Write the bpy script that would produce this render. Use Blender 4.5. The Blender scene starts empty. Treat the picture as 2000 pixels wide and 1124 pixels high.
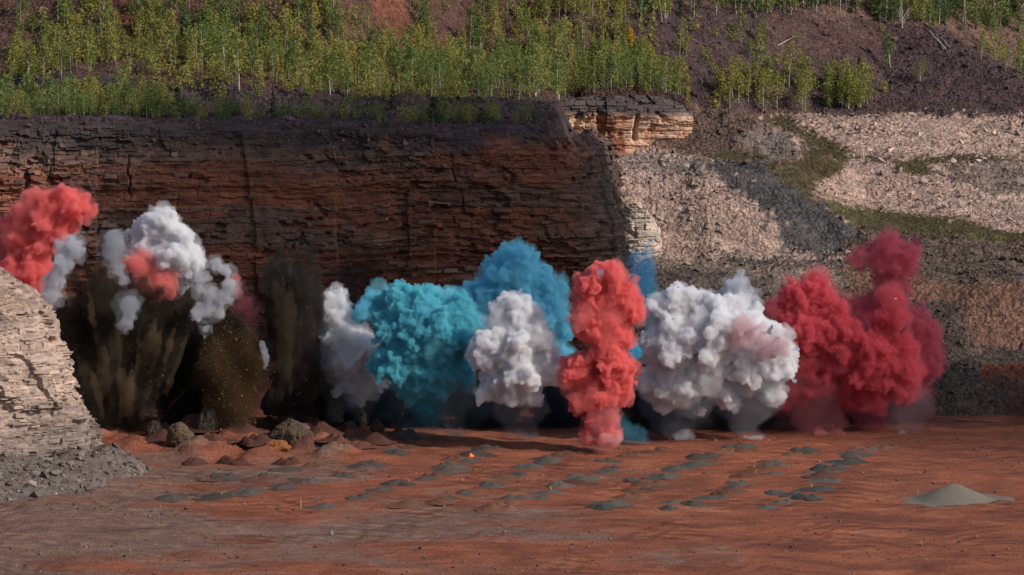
import bpy, bmesh, math, random
import numpy as np
from mathutils import Vector, Matrix, Euler, noise as mnoise

S = bpy.context.scene
C = S.collection
R = math.radians
random.seed(7)
rng = np.random.default_rng(7)

# ------------------------------------------------------------------ camera
FPX = 8700.0                      # focal length in photo pixels (2000 px wide)
CAMZ = 63.0
PITCH = math.atan(962 / FPX)
cam = bpy.data.cameras.new('camera')
cam.lens = 36 * FPX / 2000
cam.clip_start = 1.0
cam.clip_end = 8000
cam_o = bpy.data.objects.new('camera', cam)
C.objects.link(cam_o)
cam_o.location = (0, 0, CAMZ)
cam_o.rotation_euler = (R(90) - PITCH, 0, 0)
S.camera = cam_o

# ------------------------------------------------------------------ light
SUN = Vector((0.78, -0.40, 0.62)).normalized()
w = bpy.data.worlds.new('World')
S.world = w
w.use_nodes = True
nt = w.node_tree
sky = nt.nodes.new('ShaderNodeTexSky')
sky.sky_type = 'NISHITA'
sky.sun_disc = False
sky.sun_elevation = math.asin(SUN.z)
sky.sun_rotation = math.atan2(SUN.x, SUN.y)
sky.air_density = 1.0
sky.dust_density = 1.5
bg = nt.nodes['Background']
nt.links.new(sky.outputs[0], bg.inputs[0])
bg.inputs[1].default_value = 0.11
sl = bpy.data.lights.new('sun', 'SUN')
sl.energy = 3.6
sl.angle = R(0.6)
sl.color = (1.0, 0.93, 0.84)
so = bpy.data.objects.new('sun', sl)
C.objects.link(so)
so.rotation_euler = SUN.to_track_quat('Z', 'Y').to_euler()
S.view_settings.view_transform = 'Standard'
S.view_settings.look = 'None'
S.view_settings.exposure = 0.0
S.view_settings.gamma = 1.0
cy = S.cycles
cy.use_denoising = True
cy.denoiser = 'OPENIMAGEDENOISE'
cy.use_adaptive_sampling = True
cy.adaptive_threshold = 0.015
cy.max_bounces = 10
cy.diffuse_bounces = 3
cy.glossy_bounces = 2
cy.transmission_bounces = 4
cy.volume_bounces = 9
cy.transparent_max_bounces = 64
cy.sample_clamp_indirect = 4.0

# ------------------------------------------------------------------ helpers: picture <-> place
def at(px, py, Y):
    """Point of the place at distance Y seen at photo pixel (px, py)."""
    x = (np.asarray(px, float) - 1000) / FPX
    z = -(np.asarray(py, float) - 562) / FPX
    c, s = math.cos(PITCH), math.sin(PITCH)
    vy = c + s * z
    vz = -s + c * z
    k = np.asarray(Y, float) / vy
    return x * k, k * vy, CAMZ + vz * k
def atv(px, py, Y):
    a = at(px, py, Y)
    return Vector((float(a[0]), float(a[1]), float(a[2])))
def onfloor(px, py):
    z = -(py - 562) / FPX
    c, s = math.cos(PITCH), math.sin(PITCH)
    vy, vz = c + s * z, -s + c * z
    k = -CAMZ / vz
    return Vector(((px - 1000) / FPX * k, vy * k, 0))
def proj(x, y, z):
    c, s = math.cos(PITCH), math.sin(PITCH)
    dz = z - CAMZ
    f = c * y - s * dz
    u = s * y + c * dz
    return 1000 + FPX * x / f, 562 - FPX * u / f
def pxm(Y):
    return FPX / Y

# ------------------------------------------------------------------ helpers: numpy noise
def _hash(i, j, k, seed):
    with np.errstate(over='ignore'):
        h = (i.astype(np.int64) * 374761393 + j.astype(np.int64) * 668265263 + k.astype(np.int64) * 2147483647 + seed * 974711) & 0xffffffff
        h = ((h ^ (h >> 13)) * 1274126177) & 0xffffffff
        h = (h ^ (h >> 16)) * 2246822519 & 0xffffffff
        h = h ^ (h >> 15)
    return (h & 0xffffff) / float(0xffffff)
def vn(x, y, z=None, seed=0):
    x = np.asarray(x, float); y = np.asarray(y, float)
    z = np.zeros_like(x) if z is None else np.asarray(z, float)
    x, y, z = np.broadcast_arrays(x, y, z)
    xi, yi, zi = np.floor(x), np.floor(y), np.floor(z)
    fx, fy, fz = x - xi, y - yi, z - zi
    fx, fy, fz = [t * t * (3 - 2 * t) for t in (fx, fy, fz)]
    r = 0
    for a in (0, 1):
        wa = fx if a else 1 - fx
        for b in (0, 1):
            wb = fy if b else 1 - fy
            for c in (0, 1):
                wc = fz if c else 1 - fz
                r = r + wa * wb * wc * _hash(xi + a, yi + b, zi + c, seed)
    return r
def fbm(x, y, z=None, o=4, seed=0, g=.5):
    r = 0; a = 1; t = 0; f = 1
    for i in range(o):
        r = r + a * vn(np.asarray(x) * f, np.asarray(y) * f, None if z is None else np.asarray(z) * f, seed + i * 17)
        t += a; a *= g; f *= 2.03
    return r / t * 2 - 1
def h1(a, b, seed=0):
    a = np.asarray(a); b = np.asarray(b)
    a, b = np.broadcast_arrays(a, b)
    return _hash(a, b, np.zeros_like(a), seed)
def sst(a, b, x):
    t = np.clip((np.asarray(x, float) - a) / (b - a), 0, 1)
    return t * t * (3 - 2 * t)
def inpoly(px, py, poly):
    r = np.zeros(np.shape(px), bool)
    n = len(poly)
    for i in range(n):
        x1, y1 = poly[i]; x2, y2 = poly[(i + 1) % n]
        if y1 == y2: continue
        c = (y1 > py) != (y2 > py)
        r ^= c & (px < (x2 - x1) * (py - y1) / (y2 - y1) + x1)
    return r

# ------------------------------------------------------------------ helpers: meshes
def mesh_np(name, V, F, col=None, mat=None, smooth=False):
    V = np.ascontiguousarray(V, np.float32); F = np.ascontiguousarray(F, np.int32)
    n, k = F.shape
    me = bpy.data.meshes.new(name)
    me.vertices.add(len(V)); me.vertices.foreach_set('co', V.ravel())
    me.loops.add(n * k); me.loops.foreach_set('vertex_index', F.ravel())
    me.polygons.add(n)
    me.polygons.foreach_set('loop_start', np.arange(0, n * k, k, dtype=np.int32))
    me.polygons.foreach_set('loop_total', np.full(n, k, np.int32))
    me.polygons.foreach_set('use_smooth', np.full(n, smooth, bool))
    if col is not None:
        a = me.color_attributes.new('Col', 'FLOAT_COLOR', 'POINT')
        c4 = np.ones((len(V), 4), np.float32); c4[:, :3] = col
        a.data.foreach_set('color', c4.ravel())
    if mat: me.materials.append(mat)
    me.update(calc_edges=True)
    return me
def link(name, me, parent=None, loc=None, rot=None, scale=None):
    o = bpy.data.objects.new(name, me); C.objects.link(o)
    if parent: o.parent = parent
    if loc is not None: o.location = loc
    if rot is not None: o.rotation_euler = rot
    if scale is not None: o.scale = scale if hasattr(scale, '__len__') else (scale,) * 3
    return o
def tag(o, label=None, cat=None, group=None, kind=None):
    if label: o['label'] = label
    if cat: o['category'] = cat
    if group: o['group'] = group
    if kind: o['kind'] = kind
    return o
def gridF(nu, nv):
    i = np.arange(nu * nv).reshape(nu, nv)
    return np.stack([i[:-1, :-1], i[1:, :-1], i[1:, 1:], i[:-1, 1:]], -1).reshape(-1, 4)

# ------------------------------------------------------------------ materials
def newmat(name):
    m = bpy.data.materials.new(name); m.use_nodes = True
    return m, m.node_tree, m.node_tree.nodes['Principled BSDF']
def N(n, t, **kw):
    nd = n.nodes.new(t)
    for k, v in kw.items(): setattr(nd, k, v)
    return nd
def math_n(n, op, a, b=None):
    m = N(n, 'ShaderNodeMath', operation=op)
    for i, v in enumerate((a, b)):
        if v is None: continue
        if hasattr(v, 'is_output'): n.links.new(v, m.inputs[i])
        else: m.inputs[i].default_value = v
    return m.outputs[0]
def noise_n(n, vec, scale, detail=4, rough=.6, dist=0):
    t = N(n, 'ShaderNodeTexNoise'); t.inputs['Scale'].default_value = scale
    t.inputs['Detail'].default_value = detail; t.inputs['Roughness'].default_value = rough
    t.inputs['Distortion'].default_value = dist
    n.links.new(vec, t.inputs['Vector'])
    return t.outputs['Fac']
def ramp_n(n, fac, stops):
    r = N(n, 'ShaderNodeValToRGB'); e = r.color_ramp.elements
    while len(e) < len(stops): e.new(.5)
    for el, (p, c) in zip(e, stops):
        el.position = p; el.color = (*c, 1) if len(c) == 3 else c
    n.links.new(fac, r.inputs[0])
    return r.outputs[0]
def mix_n(n, fac, a, b, mode='MIX'):
    m = N(n, 'ShaderNodeMix', data_type='RGBA', blend_type=mode)
    for i, v in ((0, fac), (6, a), (7, b)):
        if hasattr(v, 'is_output'): n.links.new(v, m.inputs[i])
        elif i == 0: m.inputs[0].default_value = v
        else: m.inputs[i].default_value = (*v, 1)
    return m.outputs[2]
def mat_rock(name, scale=1.4, amt=.55, bump=.12, strat=False, rubble=0):
    """Rock or soil: the colour of each place comes from its colour attribute, grain and relief from noise."""
    m, n, p = newmat(name)
    geo = N(n, 'ShaderNodeNewGeometry')
    at_ = N(n, 'ShaderNodeAttribute', attribute_name='Col')
    vec = geo.outputs['Position']
    if strat:
        mp = N(n, 'ShaderNodeMapping'); mp.inputs['Scale'].default_value = (.35, .35, 2.6)
        n.links.new(vec, mp.inputs[0]); vec = mp.outputs[0]
    f1 = noise_n(n, vec, scale, 6, .7)
    f2 = noise_n(n, geo.outputs['Position'], scale * 4.3, 4, .7)
    s = math_n(n, 'ADD', math_n(n, 'MULTIPLY', f1, .6), math_n(n, 'MULTIPLY', f2, .4))
    v = ramp_n(n, s, [(.3, (1 - amt,) * 3), (.5, (1,) * 3), (.72, (1 + amt,) * 3)])
    c = mix_n(n, 1.0, at_.outputs['Color'], v, 'MULTIPLY')
    if rubble:
        hs = []
        for vs in (rubble, rubble * 2.7):
            vo = N(n, 'ShaderNodeTexVoronoi'); vo.inputs['Scale'].default_value = vs
            wn = N(n, 'ShaderNodeTexNoise'); wn.inputs['Scale'].default_value = .35; wn.inputs['Detail'].default_value = 3; n.links.new(geo.outputs['Position'], wn.inputs['Vector'])
            wv_ = N(n, 'ShaderNodeVectorMath', operation='MULTIPLY_ADD'); n.links.new(wn.outputs['Color'], wv_.inputs[0]); wv_.inputs[1].default_value = (.5, .5, .5); n.links.new(geo.outputs['Position'], wv_.inputs[2])
            n.links.new(wv_.outputs[0], vo.inputs['Vector'])
            sp_ = N(n, 'ShaderNodeSeparateColor'); n.links.new(vo.outputs['Color'], sp_.inputs[0])
            c = mix_n(n, 1.0, c, ramp_n(n, sp_.outputs[0], [(0, (.74, .73, .73)), (.5, (1, 1, 1)), (1, (1.27, 1.25, 1.23))]), 'MULTIPLY')
            hs.append(math_n(n, 'MULTIPLY', math_n(n, 'SUBTRACT', sp_.outputs[1], vo.outputs['Distance']), .8 / vs))
        b2 = N(n, 'ShaderNodeBump'); b2.inputs['Distance'].default_value = 1.0
        n.links.new(math_n(n, 'ADD', hs[0], hs[1]), b2.inputs['Height'])
    n.links.new(c, p.inputs['Base Color'])
    p.inputs['Roughness'].default_value = .92
    p.inputs['Specular IOR Level'].default_value = .15
    b = N(n, 'ShaderNodeBump'); b.inputs['Distance'].default_value = bump; b.inputs['Strength'].default_value = 1
    n.links.new(s, b.inputs['Height']); n.links.new(b.outputs[0], p.inputs['Normal'])
    if rubble: n.links.new(b2.outputs[0], b.inputs['Normal'])
    return m
M_hill = mat_rock('rubble_slope', .55, .5, .25, False, 1.9)
M_rock = mat_rock('rock', 1.3, .5, .15)
M_cliff = mat_rock('bedded_rock', 1.1, .55, .12, True)
M_stone = mat_rock('stone', 2.2, .4, .06)
M_slab = mat_rock('slab_stone', 1.6, .35, .05, True)

def mat_plain(name, col, rough=.8, emit=None):
    m, n, p = newmat(name)
    geo = N(n, 'ShaderNodeTexCoord')
    f = noise_n(n, geo.outputs['Object'], 9, 4)
    c = ramp_n(n, f, [(.3, tuple(x * .75 for x in col)), (.7, tuple(min(1, x * 1.2) for x in col))])
    n.links.new(c, p.inputs['Base Color']); p.inputs['Roughness'].default_value = rough
    if emit:
        n.links.new(c, p.inputs['Emission Color']); p.inputs['Emission Strength'].default_value = emit
    return m

def mat_leaf(name, stops, trans=.35):
    m, n, p = newmat(name)
    oi = N(n, 'ShaderNodeObjectInfo'); at_ = N(n, 'ShaderNodeAttribute', attribute_name='Col')
    sp = N(n, 'ShaderNodeSeparateColor'); n.links.new(at_.outputs['Color'], sp.inputs[0])
    t = math_n(n, 'FRACT', math_n(n, 'ADD', oi.outputs['Random'], sp.outputs[1]))
    t = math_n(n, 'ADD', math_n(n, 'MULTIPLY', t, .72), math_n(n, 'MULTIPLY', sp.outputs[0], .28))
    c = ramp_n(n, t, stops)
    n.links.new(c, p.inputs['Base Color']); p.inputs['Roughness'].default_value = .6
    p.inputs['Specular IOR Level'].default_value = .2
    tr = N(n, 'ShaderNodeBsdfTranslucent'); n.links.new(c, tr.inputs[0])
    mx = N(n, 'ShaderNodeMixShader'); mx.inputs[0].default_value = trans
    n.links.new(p.outputs[0], mx.inputs[1]); n.links.new(tr.outputs[0], mx.inputs[2])
    n.links.new(mx.outputs[0], n.nodes['Material Output'].inputs[0])
    return m
M_leafG = mat_leaf('leaf_green', [(0, (0.114, 0.165, 0.048)), (.4, (0.171, 0.222, 0.057)), (.75, (0.217, 0.251, 0.063)), (1, (0.262, 0.274, 0.068))])
M_leafY = mat_leaf('leaf_yellow_green', [(0, (0.217, 0.228, 0.057)), (.5, (0.285, 0.268, 0.063)), (.85, (0.342, 0.296, 0.068)), (1, (0.433, 0.308, 0.068))])
M_leafD = mat_leaf('leaf_dark', [(0, (0.051, 0.091, 0.032)), (.5, (0.074, 0.120, 0.036)), (1, (0.125, 0.160, 0.046))])
M_leafO = mat_leaf('leaf_gold', [(0, (.5, .26, .02)), (1, (.62, .38, .03))])
M_needle = mat_leaf('needle', [(0, (.012, .026, .014)), (1, (.028, .05, .02))], .1)
def mat_bark(name, a, b):
    m, n, p = newmat(name)
    tc = N(n, 'ShaderNodeTexCoord'); f = noise_n(n, tc.outputs['Object'], 7, 3)
    n.links.new(ramp_n(n, f, [(.36, b), (.46, a)]), p.inputs['Base Color']); p.inputs['Roughness'].default_value = .8
    return m
M_birch = mat_bark('birch_bark', (.5, .46, .4), (.16, .13, .11))
M_dark_bark = mat_bark('dark_bark', (.1, .075, .055), (.05, .04, .03))
M_grass = mat_leaf('dry_grass', [(0, (.13, .085, .045)), (.5, (.13, .10, .048)), (1, (.11, .115, .04))], .3)

def mat_smoke(name, col, dens, aniso=0.0):
    m = bpy.data.materials.new(name); m.use_nodes = True; n = m.node_tree; n.nodes.clear()
    out = N(n, 'ShaderNodeOutputMaterial'); pv = N(n, 'ShaderNodeVolumePrincipled')
    n.links.new(pv.outputs[0], out.inputs['Volume'])
    pv.inputs['Color'].default_value = (*col, 1); pv.inputs['Density'].default_value = dens
    pv.inputs['Anisotropy'].default_value = aniso
    return m

# ================================================================== THE PIT FLOOR
def mat_floor():
    m, n, p = newmat('red_dirt')
    geo = N(n, 'ShaderNodeNewGeometry'); pos = geo.outputs['Position']
    def mp(sx, sy, rz=0):
        a = N(n, 'ShaderNodeMapping'); a.inputs['Scale'].default_value = (sx, sy, .2); a.inputs['Rotation'].default_value = (0, 0, rz)
        n.links.new(pos, a.inputs[0]); return a.outputs[0]
    big = noise_n(n, mp(.045, .06, .12), 1, 6, .62, .8)
    mid = noise_n(n, mp(.14, .2, .06), 1, 7, .7, .8)
    fin = noise_n(n, mp(.7, .8), 1, 6, .75)
    grit = noise_n(n, mp(4, 4), 1, 3, .7)
    red = ramp_n(n, mid, [(.28, (.12, .045, .031)), (.45, (.195, .068, .042)), (.58, (.275, .092, .05)), (.72, (.345, .14, .085))])
    gry = ramp_n(n, fin, [(.3, (.10, .062, .05)), (.55, (.185, .118, .094)), (.75, (.27, .19, .155))])
    sepv = N(n, 'ShaderNodeSeparateXYZ'); n.links.new(pos, sepv.inputs[0])
    # gravelly grey-brown ground lies to the near left, red dirt to the right
    bx = math_n(n, 'MULTIPLY', sepv.outputs['X'], -.0045)
    near = math_n(n, 'MULTIPLY', math_n(n, 'ABSOLUTE', math_n(n, 'SUBTRACT', sepv.outputs['Y'], 378)), -.0022)
    k = math_n(n, 'ADD', math_n(n, 'ADD', big, bx), math_n(n, 'ADD', near, math_n(n, 'MULTIPLY', mid, .55)))
    mask = ramp_n(n, k, [(.76, (0, 0, 0)), (.88, (.9, .9, .9))])
    c = mix_n(n, mask, red, gry)
    # wheel tracks: long bent bands pressed into the dirt
    ta = noise_n(n, mp(.16, .30, .10), 1, 8, .74, .6)
    tb = noise_n(n, mp(.09, .42, -.25), 1, 7, .7, .6)
    tc_ = noise_n(n, mp(.16, .28, .5), 1, 6, .68, 1.2)
    tr = math_n(n, 'ADD', math_n(n, 'MULTIPLY', ta, .45), math_n(n, 'ADD', math_n(n, 'MULTIPLY', tb, .3), math_n(n, 'MULTIPLY', tc_, .25)))
    for cx_, cy_, sc_ in ((75, 345, 3.4), (-40, 290, 2.9), (30, 440, 3.2)):
        ln = N(n, 'ShaderNodeVectorMath', operation='DISTANCE'); n.links.new(pos, ln.inputs[0]); ln.inputs[1].default_value = (cx_, cy_, 0)
        wob = math_n(n, 'ADD', ln.outputs['Value'], math_n(n, 'MULTIPLY', noise_n(n, mp(.05, .05), 1, 3), 9))
        sn = math_n(n, 'SINE', math_n(n, 'MULTIPLY', wob, sc_))
        pat = noise_n(n, mp(.05 * sc_, .07), 1, 3, .5)
        am = math_n(n, 'MULTIPLY', math_n(n, 'MAXIMUM', math_n(n, 'SUBTRACT', pat, .5), 0), .6)
        tr = math_n(n, 'SUBTRACT', tr, math_n(n, 'MULTIPLY', am, math_n(n, 'MAXIMUM', sn, -.3)))
    trc = ramp_n(n, tr, [(.36, (.66, .64, .64)), (.45, (.93, .93, .93)), (.54, (1.15, 1.13, 1.1)), (.64, (1.6, 1.6, 1.55))])
    c = mix_n(n, 1, c, trc, 'MULTIPLY')
    g = ramp_n(n, grit, [(.3, (.55, .55, .57)), (.52, (1, 1, 1)), (.75, (1.5, 1.46, 1.42))])
    c = mix_n(n, 1, c, g, 'MULTIPLY')
    n.links.new(c, p.inputs['Base Color']); p.inputs['Roughness'].default_value = .95; p.inputs['Specular IOR Level'].default_value = .1
    h = math_n(n, 'ADD', math_n(n, 'MULTIPLY', fin, .7), math_n(n, 'ADD', math_n(n, 'MULTIPLY', grit, .3), math_n(n, 'MULTIPLY', tr, .9)))
    b = N(n, 'ShaderNodeBump'); b.inputs['Distance'].default_value = .22
    n.links.new(h, b.inputs['Height']); n.links.new(b.outputs[0], p.inputs['Normal'])
    return m
def stretch(lo, hi, step, far_lo, far_hi):
    a = list(np.arange(lo, hi, step)); b = []; c = []
    s = step; x = lo
    while x > far_lo: s *= 1.5; x -= s; b.append(x)
    s = step; x = hi
    while x < far_hi: c.append(x); s *= 1.5; x += s
    c.append(x)
    return np.array(b[::-1] + a + c)
def floor_z(X, Y):
    f = sst(-85, -70, X) * sst(85, 70, X) * sst(335, 345, Y) * sst(470, 455, Y)
    z = .35 * fbm(X * .07, Y * .1, o=4, seed=3) + .10 * fbm(X * .5, Y * .8, o=3, seed=9)
    # heaved, rough ground in front of the dust on the left
    hv = sst(-48, -40, X) * sst(-8, -20, X) * sst(418, 424, Y) * sst(446, 438, Y)
    z = z + hv * (2.6 * np.maximum(0, fbm(X * .3, Y * .24, o=4, seed=21)) + .3)
    return z * f
gx = stretch(-75, 75, .6, -2500, 2500); gy = stretch(340, 470, .6, -1500, 4000)
X, Y = np.meshgrid(gx, gy, indexing='ij')
Z = floor_z(X, Y)
ground = link('pit_floor', mesh_np('pit_floor', np.stack([X, Y, Z], -1).reshape(-1, 3), gridF(len(gx), len(gy)), None, mat_floor(), True))
tag(ground, 'flat red dirt pit floor with wheel tracks', kind='structure')

# ================================================================== TERRACES AND HILLSIDE (one height field)
prof = [(815, 451), (742, 456.5), (700, 474), (690, 478), (560, 490), (540, 493), (515, 505), (470, 515), (410, 535), (320, 556), (310, 560), (225, 582), (205, 591), (42, 612), (28, 640)]
pd = np.array([d for _, d in prof], float)
pz = np.array([float(at(0, p, d)[2]) for p, d in prof]); pz[0] = 0
pd = np.append(pd, [800, 2000]); pz = np.append(pz, [38, 60])
def zat(px, py, d): return float(at(px, py, d)[2])
def wx(px, d): return (px - 1000) / FPX * d * 1.0
ridges = [   # (list of (px, py, d) along the crest, flat half-width, slope)
    ([(1170, 322, 533), (1385, 316, 533)], 11, .72),
    ([(1380, 317, 523), (1470, 330, 523), (1520, 362, 521), (1610, 412, 518), (1690, 462, 513)], 1.0, .74),
    ([(1330, 212, 556), (1470, 232, 553), (1530, 262, 550), (1572, 298, 547)], .8, .62),
    ([(1640, 345, 552), (1720, 330, 556), (1850, 330, 556), (1900, 352, 550)], 4, .62),
    ([(1930, 366, 545), (2060, 372, 545)], 3, .6),
    ([(1880, 420, 530), (1960, 445, 526), (2060, 455, 525)], 1, .5),
    ([(1960, 392, 538), (2060, 385, 540)], 1, .5),
    ([(1640, 500, 507), (1760, 482, 508), (2080, 490, 508)], 2.5, .6),
    ([(1980, 478, 510), (2060, 470, 512)], .5, .6),
]
def H(X, Y):
    X = np.asarray(X, float); Y = np.asarray(Y, float)
    nx = 2.2 * fbm(X * .06, Y * .06, o=3, seed=31); ny = 2.2 * fbm(X * .06 + 9, Y * .06, o=3, seed=37)
    Xw, Yw = X + nx, Y + ny
    hr = np.interp(Yw, pd, pz)
    for pts, r, sl in ridges:
        P = [at(*p) for p in pts]
        P = [(float(a), float(b), float(c)) for a, b, c in P]
        for (x1, y1, z1), (x2, y2, z2) in zip(P[:-1], P[1:]):
            dx, dy = x2 - x1, y2 - y1
            L = dx * dx + dy * dy
            t = np.clip(((X - x1) * dx + (Y - y1) * dy) / L, 0, 1)
            dd = np.hypot(X + nx * .35 - x1 - t * dx, Y + ny * .35 - y1 - t * dy)
            hr = np.maximum(hr, z1 + t * (z2 - z1) - sl * np.maximum(0, dd - r))
    # upper plateau above the orange face
    pl = np.interp(Y, [549, 551, 560, 575, 600, 640], [-5, 26.0, 26.3, 27.5, 31, 36])
    hr = np.where(X > 3, np.maximum(hr, pl - 1.3 * np.maximum(0, X + nx * .4 - (wx(1330, 548) - (Y - 549) * .17))), hr)
    # right flank of the dark talus falls away to the wooded gully
    edge = 54 + (Y - 590) * -.15
    hr = np.where(Y > 588, hr - sst(0, 16, X + nx * .3 - (56 + (612 - Y) * .55)) * np.minimum(10, np.maximum(0, hr - 20)) * .8, hr)
    lowm = sst(24, 40, X)
    hr = np.where(Y < 479, hr * lowm, hr * np.maximum(lowm, sst(7.5, 12.5, X + (Y - 484) * .05)))
    # the left bench above the main cliff, its dark bank and the hillside
    yl = Y + 1.5 * fbm(X * .08, Y * .02, o=3, seed=44)
    yl0 = yl
    sh = sst(-28, 3, X) * 36
    yl = np.where(yl > 513, np.where(yl < 535 + sh, 513 + (yl - 513) * 22 / (22 + sh), yl - sh), yl)
    hl = np.interp(yl, [484.5, 486.5, 495, 505, 509, 513, 535, 562, 640, 2000], [26.9, 27.7, 27.6, 27.9, 30.4, 31.2, 32.3, 50, 88, 220])
    hl = hl - (X + 57) * .018
    bank = sst(-58, -50, X) * sst(-14, -36, X)
    hl = hl + (1 - bank) * np.interp(yl0, [505, 513, 535, 580], [0, -2.6, -2.2, 0])
    fall = np.interp(Y, [484, 505, 530, 547, 560, 600], [4.0, 5.0, 5.0, 3.0, 5, 12])
    hl = hl - np.interp(Y, [484, 500, 515, 545, 580], [6, 4, 1.9, 1.9, .6]) * np.maximum(0, X + nx * .3 - fall)
    hl = np.where(Y < 560, hl, hl - sst(0, 50, X) * np.maximum(0, hl - 34))
    hl = np.where(Y < 484.4, -6, hl)
    h = np.maximum(hr, hl)
    return np.where(h < .05, -1.0, h)
ROUGH = lambda X, Y: .9 * np.abs(fbm(X * .13, Y * .10, o=4, seed=49)) - .25 + .3 * np.where(fbm(X * .05, Y * .3, o=3, seed=47) > .12, 1, 0) + .55 * fbm(X * .35, Y * .35, o=4, seed=51, g=.6) + .35 * np.abs(fbm(X * 1.1, Y * 1.1, o=3, seed=57, g=.6))
def STEPS(X, Y, Z0):
    """Ledges: the slopes right of the main cliff break into uneven small steps."""
    f = (Z0 / 1.7 + .8 * fbm(X * .06, Y * .06, o=3, seed=91)) % 1.0
    return .8 * (sst(.3, .62, f) - f) * sst(10, 16, X) * sst(.0, .3, fbm(X * .07, Y * .07 + 5, o=2, seed=93) + .15) * (Y < 585)
OLIVE = (.10, .078, .042)
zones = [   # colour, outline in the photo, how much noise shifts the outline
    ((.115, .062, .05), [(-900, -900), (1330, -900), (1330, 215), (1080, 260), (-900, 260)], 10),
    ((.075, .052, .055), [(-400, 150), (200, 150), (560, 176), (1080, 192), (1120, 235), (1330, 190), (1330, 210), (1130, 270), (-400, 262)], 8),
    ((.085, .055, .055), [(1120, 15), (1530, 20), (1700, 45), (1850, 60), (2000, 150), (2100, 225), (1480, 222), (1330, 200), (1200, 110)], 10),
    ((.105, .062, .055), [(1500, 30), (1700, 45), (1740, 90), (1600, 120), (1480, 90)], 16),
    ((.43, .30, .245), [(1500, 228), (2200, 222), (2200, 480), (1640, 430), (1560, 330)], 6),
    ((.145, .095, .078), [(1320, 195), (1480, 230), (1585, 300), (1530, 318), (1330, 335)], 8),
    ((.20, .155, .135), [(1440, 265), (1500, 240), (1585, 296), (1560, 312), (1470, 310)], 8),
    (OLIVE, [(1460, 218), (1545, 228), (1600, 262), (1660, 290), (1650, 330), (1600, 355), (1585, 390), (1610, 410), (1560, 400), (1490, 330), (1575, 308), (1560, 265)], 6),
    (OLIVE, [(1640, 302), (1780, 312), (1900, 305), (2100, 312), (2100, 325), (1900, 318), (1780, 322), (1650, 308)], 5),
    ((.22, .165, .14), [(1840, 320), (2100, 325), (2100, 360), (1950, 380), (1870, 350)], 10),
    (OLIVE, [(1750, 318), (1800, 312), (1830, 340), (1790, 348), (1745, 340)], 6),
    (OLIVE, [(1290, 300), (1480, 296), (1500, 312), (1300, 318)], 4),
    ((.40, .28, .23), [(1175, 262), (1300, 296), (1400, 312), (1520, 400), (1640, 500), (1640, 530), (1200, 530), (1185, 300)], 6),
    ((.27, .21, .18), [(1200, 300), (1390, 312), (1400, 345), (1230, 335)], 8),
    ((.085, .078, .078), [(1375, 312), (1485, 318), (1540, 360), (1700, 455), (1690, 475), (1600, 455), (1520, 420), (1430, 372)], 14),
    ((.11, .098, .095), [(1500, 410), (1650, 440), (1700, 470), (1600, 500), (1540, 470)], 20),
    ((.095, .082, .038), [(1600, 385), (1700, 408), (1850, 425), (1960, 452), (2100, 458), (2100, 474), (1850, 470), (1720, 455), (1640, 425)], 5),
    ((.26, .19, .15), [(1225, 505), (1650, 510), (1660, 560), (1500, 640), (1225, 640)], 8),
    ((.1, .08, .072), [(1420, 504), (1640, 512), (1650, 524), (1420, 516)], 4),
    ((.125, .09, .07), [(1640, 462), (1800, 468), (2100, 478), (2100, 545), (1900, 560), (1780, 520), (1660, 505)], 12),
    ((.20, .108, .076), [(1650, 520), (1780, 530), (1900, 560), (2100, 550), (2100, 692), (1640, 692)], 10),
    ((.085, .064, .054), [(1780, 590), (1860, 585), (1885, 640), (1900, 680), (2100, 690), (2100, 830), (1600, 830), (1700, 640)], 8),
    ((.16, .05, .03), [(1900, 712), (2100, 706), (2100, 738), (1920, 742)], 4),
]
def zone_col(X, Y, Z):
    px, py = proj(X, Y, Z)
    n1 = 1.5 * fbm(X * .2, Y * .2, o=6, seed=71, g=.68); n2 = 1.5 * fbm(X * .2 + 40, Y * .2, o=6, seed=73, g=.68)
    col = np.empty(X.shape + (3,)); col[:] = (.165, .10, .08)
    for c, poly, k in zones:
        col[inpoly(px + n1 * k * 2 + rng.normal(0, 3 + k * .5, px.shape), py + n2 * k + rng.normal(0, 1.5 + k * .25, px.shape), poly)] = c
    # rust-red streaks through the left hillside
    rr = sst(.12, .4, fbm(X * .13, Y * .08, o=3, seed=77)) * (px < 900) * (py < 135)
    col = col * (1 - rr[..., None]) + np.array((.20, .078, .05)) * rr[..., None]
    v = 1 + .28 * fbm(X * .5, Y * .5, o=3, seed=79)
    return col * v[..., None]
gx = stretch(-62, 80, .45, -800, 800); gy = np.concatenate([np.arange(449, 640, .45), stretch(640, 700, 3, 640, 2600)[1:]])
X, Y = np.meshgrid(gx, gy, indexing='ij')
Z0 = H(X, Y)
Z = Z0 + (ROUGH(X, Y) + STEPS(X, Y, Z0)) * np.where(Z0 > 0, 1, 0)
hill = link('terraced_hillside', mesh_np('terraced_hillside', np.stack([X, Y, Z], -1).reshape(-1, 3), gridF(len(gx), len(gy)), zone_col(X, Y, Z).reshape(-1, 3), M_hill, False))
tag(hill, 'terraced rubble hillside of the open pit', kind='structure')
def Hs(x, y):
    x = np.atleast_1d(np.asarray(x, float)); y = np.atleast_1d(np.asarray(y, float))
    h = H(x, y)
    return h + ROUGH(x, y) + STEPS(x, y, h)

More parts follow.
